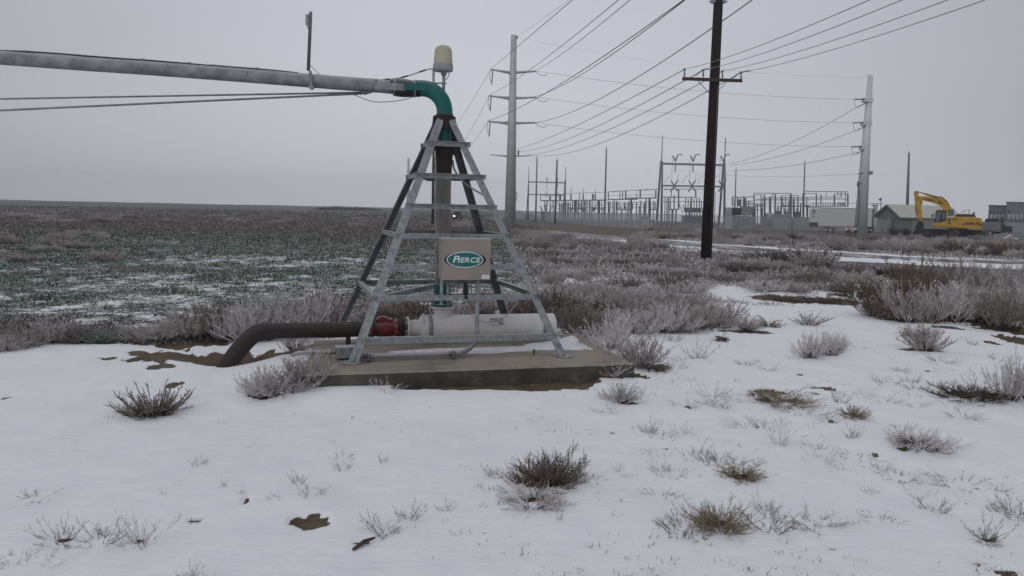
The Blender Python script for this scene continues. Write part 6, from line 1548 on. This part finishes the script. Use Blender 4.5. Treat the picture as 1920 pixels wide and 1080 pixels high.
for (px, py, r, lb) in ((1675, 438, 22, 'left dark round shrub at the foot of the block building'), (1698, 438, 18, 'right dark round shrub at the foot of the block building')):
    p = D(px, py, 104); p.z = groundz(104); plant(p, r*104/F*.9, 14*104/F, 'far', (DARKP, DARKP), lb, 'dark shrubs by the block building', name='dark_shrub')
p = D(1217, 430, 100); p.z = groundz(100); plant(p, 1.7, .85, 'far', FP, 'round pinkish bush at the corner of the chain link fence', None)
for i, (px, w, h) in enumerate(((1838, 2.4, .8), (1848, 1.4, .9), (1868, 1.5, .6), (1795, 1.6, .7), (1862, 1.2, .5), (1735, 1.3, .5))):
    p = D(px, 450, 80-i*.4); p.z = groundz(80)-.02; plant(p, w*.8, h*.65, 'far', MX, 'grey frosted bush at the tracks of the excavator', 'frosted bushes in front of the excavator')

# ---------- ground cover (uncountable) ----------
def tufts(name, label, cat, x, y, size, mats, blades, prob, lift=.0, spread=1.0, hgt=1.0, seed=1, width=.12):
    rg = np.random.default_rng(seed); n = len(x)
    z = terrain(x, y); B = blades
    az = rg.uniform(0, 6.283, (n, B)); ln = rg.uniform(.15, 1.25, (n, B)); L = size[:, None]*rg.uniform(.45, 1.1, (n, B))
    bx = x[:, None]+rg.normal(0, .35, (n, B))*size[:, None]*spread; by = y[:, None]+rg.normal(0, .35, (n, B))*size[:, None]*spread
    bz = np.repeat(z[:, None], B, 1)-.01
    dx = np.cos(az)*np.sin(ln)*L; dy = np.sin(az)*np.sin(ln)*L; dz = np.cos(ln)*L*hgt
    wx = -np.sin(az)*L*width; wy = np.cos(az)*L*width
    v = np.stack([np.stack([bx-wx, by-wy, bz], -1), np.stack([bx+wx, by+wy, bz], -1), np.stack([bx+dx*.6+wx*.8, by+dy*.6+wy*.8, bz+dz*.75], -1), np.stack([bx+dx, by+dy, bz+dz], -1)], 2).reshape(-1, 3)
    nb = n*B; q = np.arange(nb*4).reshape(-1, 4).astype(np.int32)
    me = bpy.data.meshes.new(name); me.vertices.add(nb*4); me.vertices.foreach_set('co', v.ravel()); me.loops.add(nb*4); me.loops.foreach_set('vertex_index', q.ravel())
    me.polygons.add(nb); me.polygons.foreach_set('loop_start', np.arange(0, nb*4, 4, dtype=np.int32)); 
    pr = np.asarray(prob); mi = (rg.random((nb, 1)) > np.cumsum(pr)[None, :-1]).sum(1)
    # tufts lean to one colour each
    tm = (rg.random((n, 1)) > np.cumsum(pr)[None, :-1]).sum(1); same = rg.random(nb) < .6; mi = np.where(same, np.repeat(tm, B), mi)
    for m in mats: me.materials.append(m)
    me.polygons.foreach_set('material_index', mi.astype(np.int32)); me.update(); me.validate()
    o = bpy.data.objects.new(name, me); COL.objects.link(o); return tag(o, label, cat, None, 'stuff')
def scatter(n, y0, y1, seed, xl, xr, p=1.0):
    "density falling with distance; xl, xr = photo columns"
    rg = np.random.default_rng(seed); y = y0*(y1/y0)**(rg.random(n)**p); col = rg.uniform(xl, xr, n); x = (col-960)/F*y*1.0; return x, y
# crop field left
x, y = scatter(125000, 10.6, 120, 3, -250, 1010, 1.0)
edge = 10.7+(fbm(x*.35, y*.35, 3, 21)-.5)*1.2+np.clip(x+3.5, 0, 20)*.15
cl = fbm(x*.9, y*.9, 4, 41); cl2 = fbm(x*.18, y*.3, 3, 42)
sn, gr, ea = zone(x, y)
keep = (y > edge) & (cl*.25+fbm(x*3.2, y*3.2, 3, 45)*.7+cl2*.05 > sn*.42+.255) & (soil_mask(x, y) < .001)
keep &= ~((np.abs((x-CC.x)*U.x+(y-CC.y)*U.y) < 3.2) & (np.abs((x-CC.x)*W.x+(y-CC.y)*W.y) < 1.75))
pg = gr[keep]; xk, yk = x[keep], y[keep]; rr = np.random.default_rng(9).random(len(xk))
isg = rr*.35+fbm(xk*.55, yk*.8, 3, 47)*.9 < (.40+.5*pg)*(1-sstep(50, 62, yk)*.75)
sz = (.042+.0021*yk)*np.random.default_rng(10).uniform(.6, 1.3, len(xk))*(.55+1.1*fbm(xk*.8, yk*.8, 3, 48)**1.0)
tufts('crop_cover', 'low frosted green crop patchy with snow across the left field', 'crop', xk[isg], yk[isg], sz[isg], [GREEN, GREENF, DARKP, FROST], 9, (.40, .36, .12, .12), seed=4, spread=2.0, width=.13, hgt=.62)
tufts('stubble_cover', 'brown and frosted stubble among the crop in the left field', 'stubble', xk[~isg], yk[~isg], sz[~isg]*1.1, [PALE, DARKP, FROSTP], 8, (.36, .34, .30), seed=5, spread=2.0, width=.08, hgt=.7)
x, y = scatter(9000, 40, 260, 13, -300, 930, 1.0); sz = (.012*y)**.8*.45*np.random.default_rng(12).uniform(.6, 1.3, len(x))
tufts('far_stubble', 'dull purple brown weeds over the far part of the field', 'weeds', x, y, sz*.55, [PALE, DARKP, GREEN, FROSTP], 7, (.3, .42, .16, .12), seed=6, spread=2.2, width=.12)
# frosted grass on the right
x, y = scatter(19000, 12.6, 62, 23, 960, 2500, 1.1)
sn, gr, ea = zone(x, y); _, rd = road_dist(x, y); cl = fbm(x*.7, y*.7, 4, 51); col = 960+x/y*F
dens = np.where(y < 19.5, np.where(col < 1330, .62, .04), .60); dens = np.where((y < 21) & (col > 1330) & (y >= 17), .35, dens)
dens = np.where(col > 1990, .55, dens); keep = (cl < dens) & (rd > 3.6) & (ea < .3) & ~((col > 1545) & (y > 21.5) & (y < 36))
keep &= ~((np.abs((x-CC.x)*U.x+(y-CC.y)*U.y) < 3.2) & (np.abs((x-CC.x)*W.x+(y-CC.y)*W.y) < 1.75))
xk, yk = x[keep], y[keep]; sz = (.06+.0048*yk)*np.random.default_rng(30).uniform(.7, 1.6, len(xk))
tufts('frosted_grass', 'pinkish frosted grass and low weeds between the frame and the road', 'grass', xk, yk, sz, [FROSTP, PALE, DARKP, FROST], 9, (.42, .14, .04, .40), seed=7, spread=1.6, width=.07, hgt=.75)
# specks of litter on the near snow
x, y = scatter(1300, 3.6, 13, 43, 900, 2000, 1.0); cl = fbm(x*1.3, y*1.3, 3, 61); keep = cl > .5
x2, y2 = scatter(110, 3.4, 9, 44, -50, 900, 1.0); c2 = fbm(x2*.9, y2*.9, 3, 62) > .55
xk = np.concatenate([x[keep], x2[c2]]); yk = np.concatenate([y[keep], y2[c2]])
tufts('twig_litter', 'tiny twigs and specks poking through the near snow', 'litter', xk, yk, np.random.default_rng(3).uniform(.012, .05, len(xk)), [DARKP, BROWN, STRAW, FROST], 6, (.3, .2, .15, .35), seed=8, spread=1.6, width=.06)
print('plants', NP)
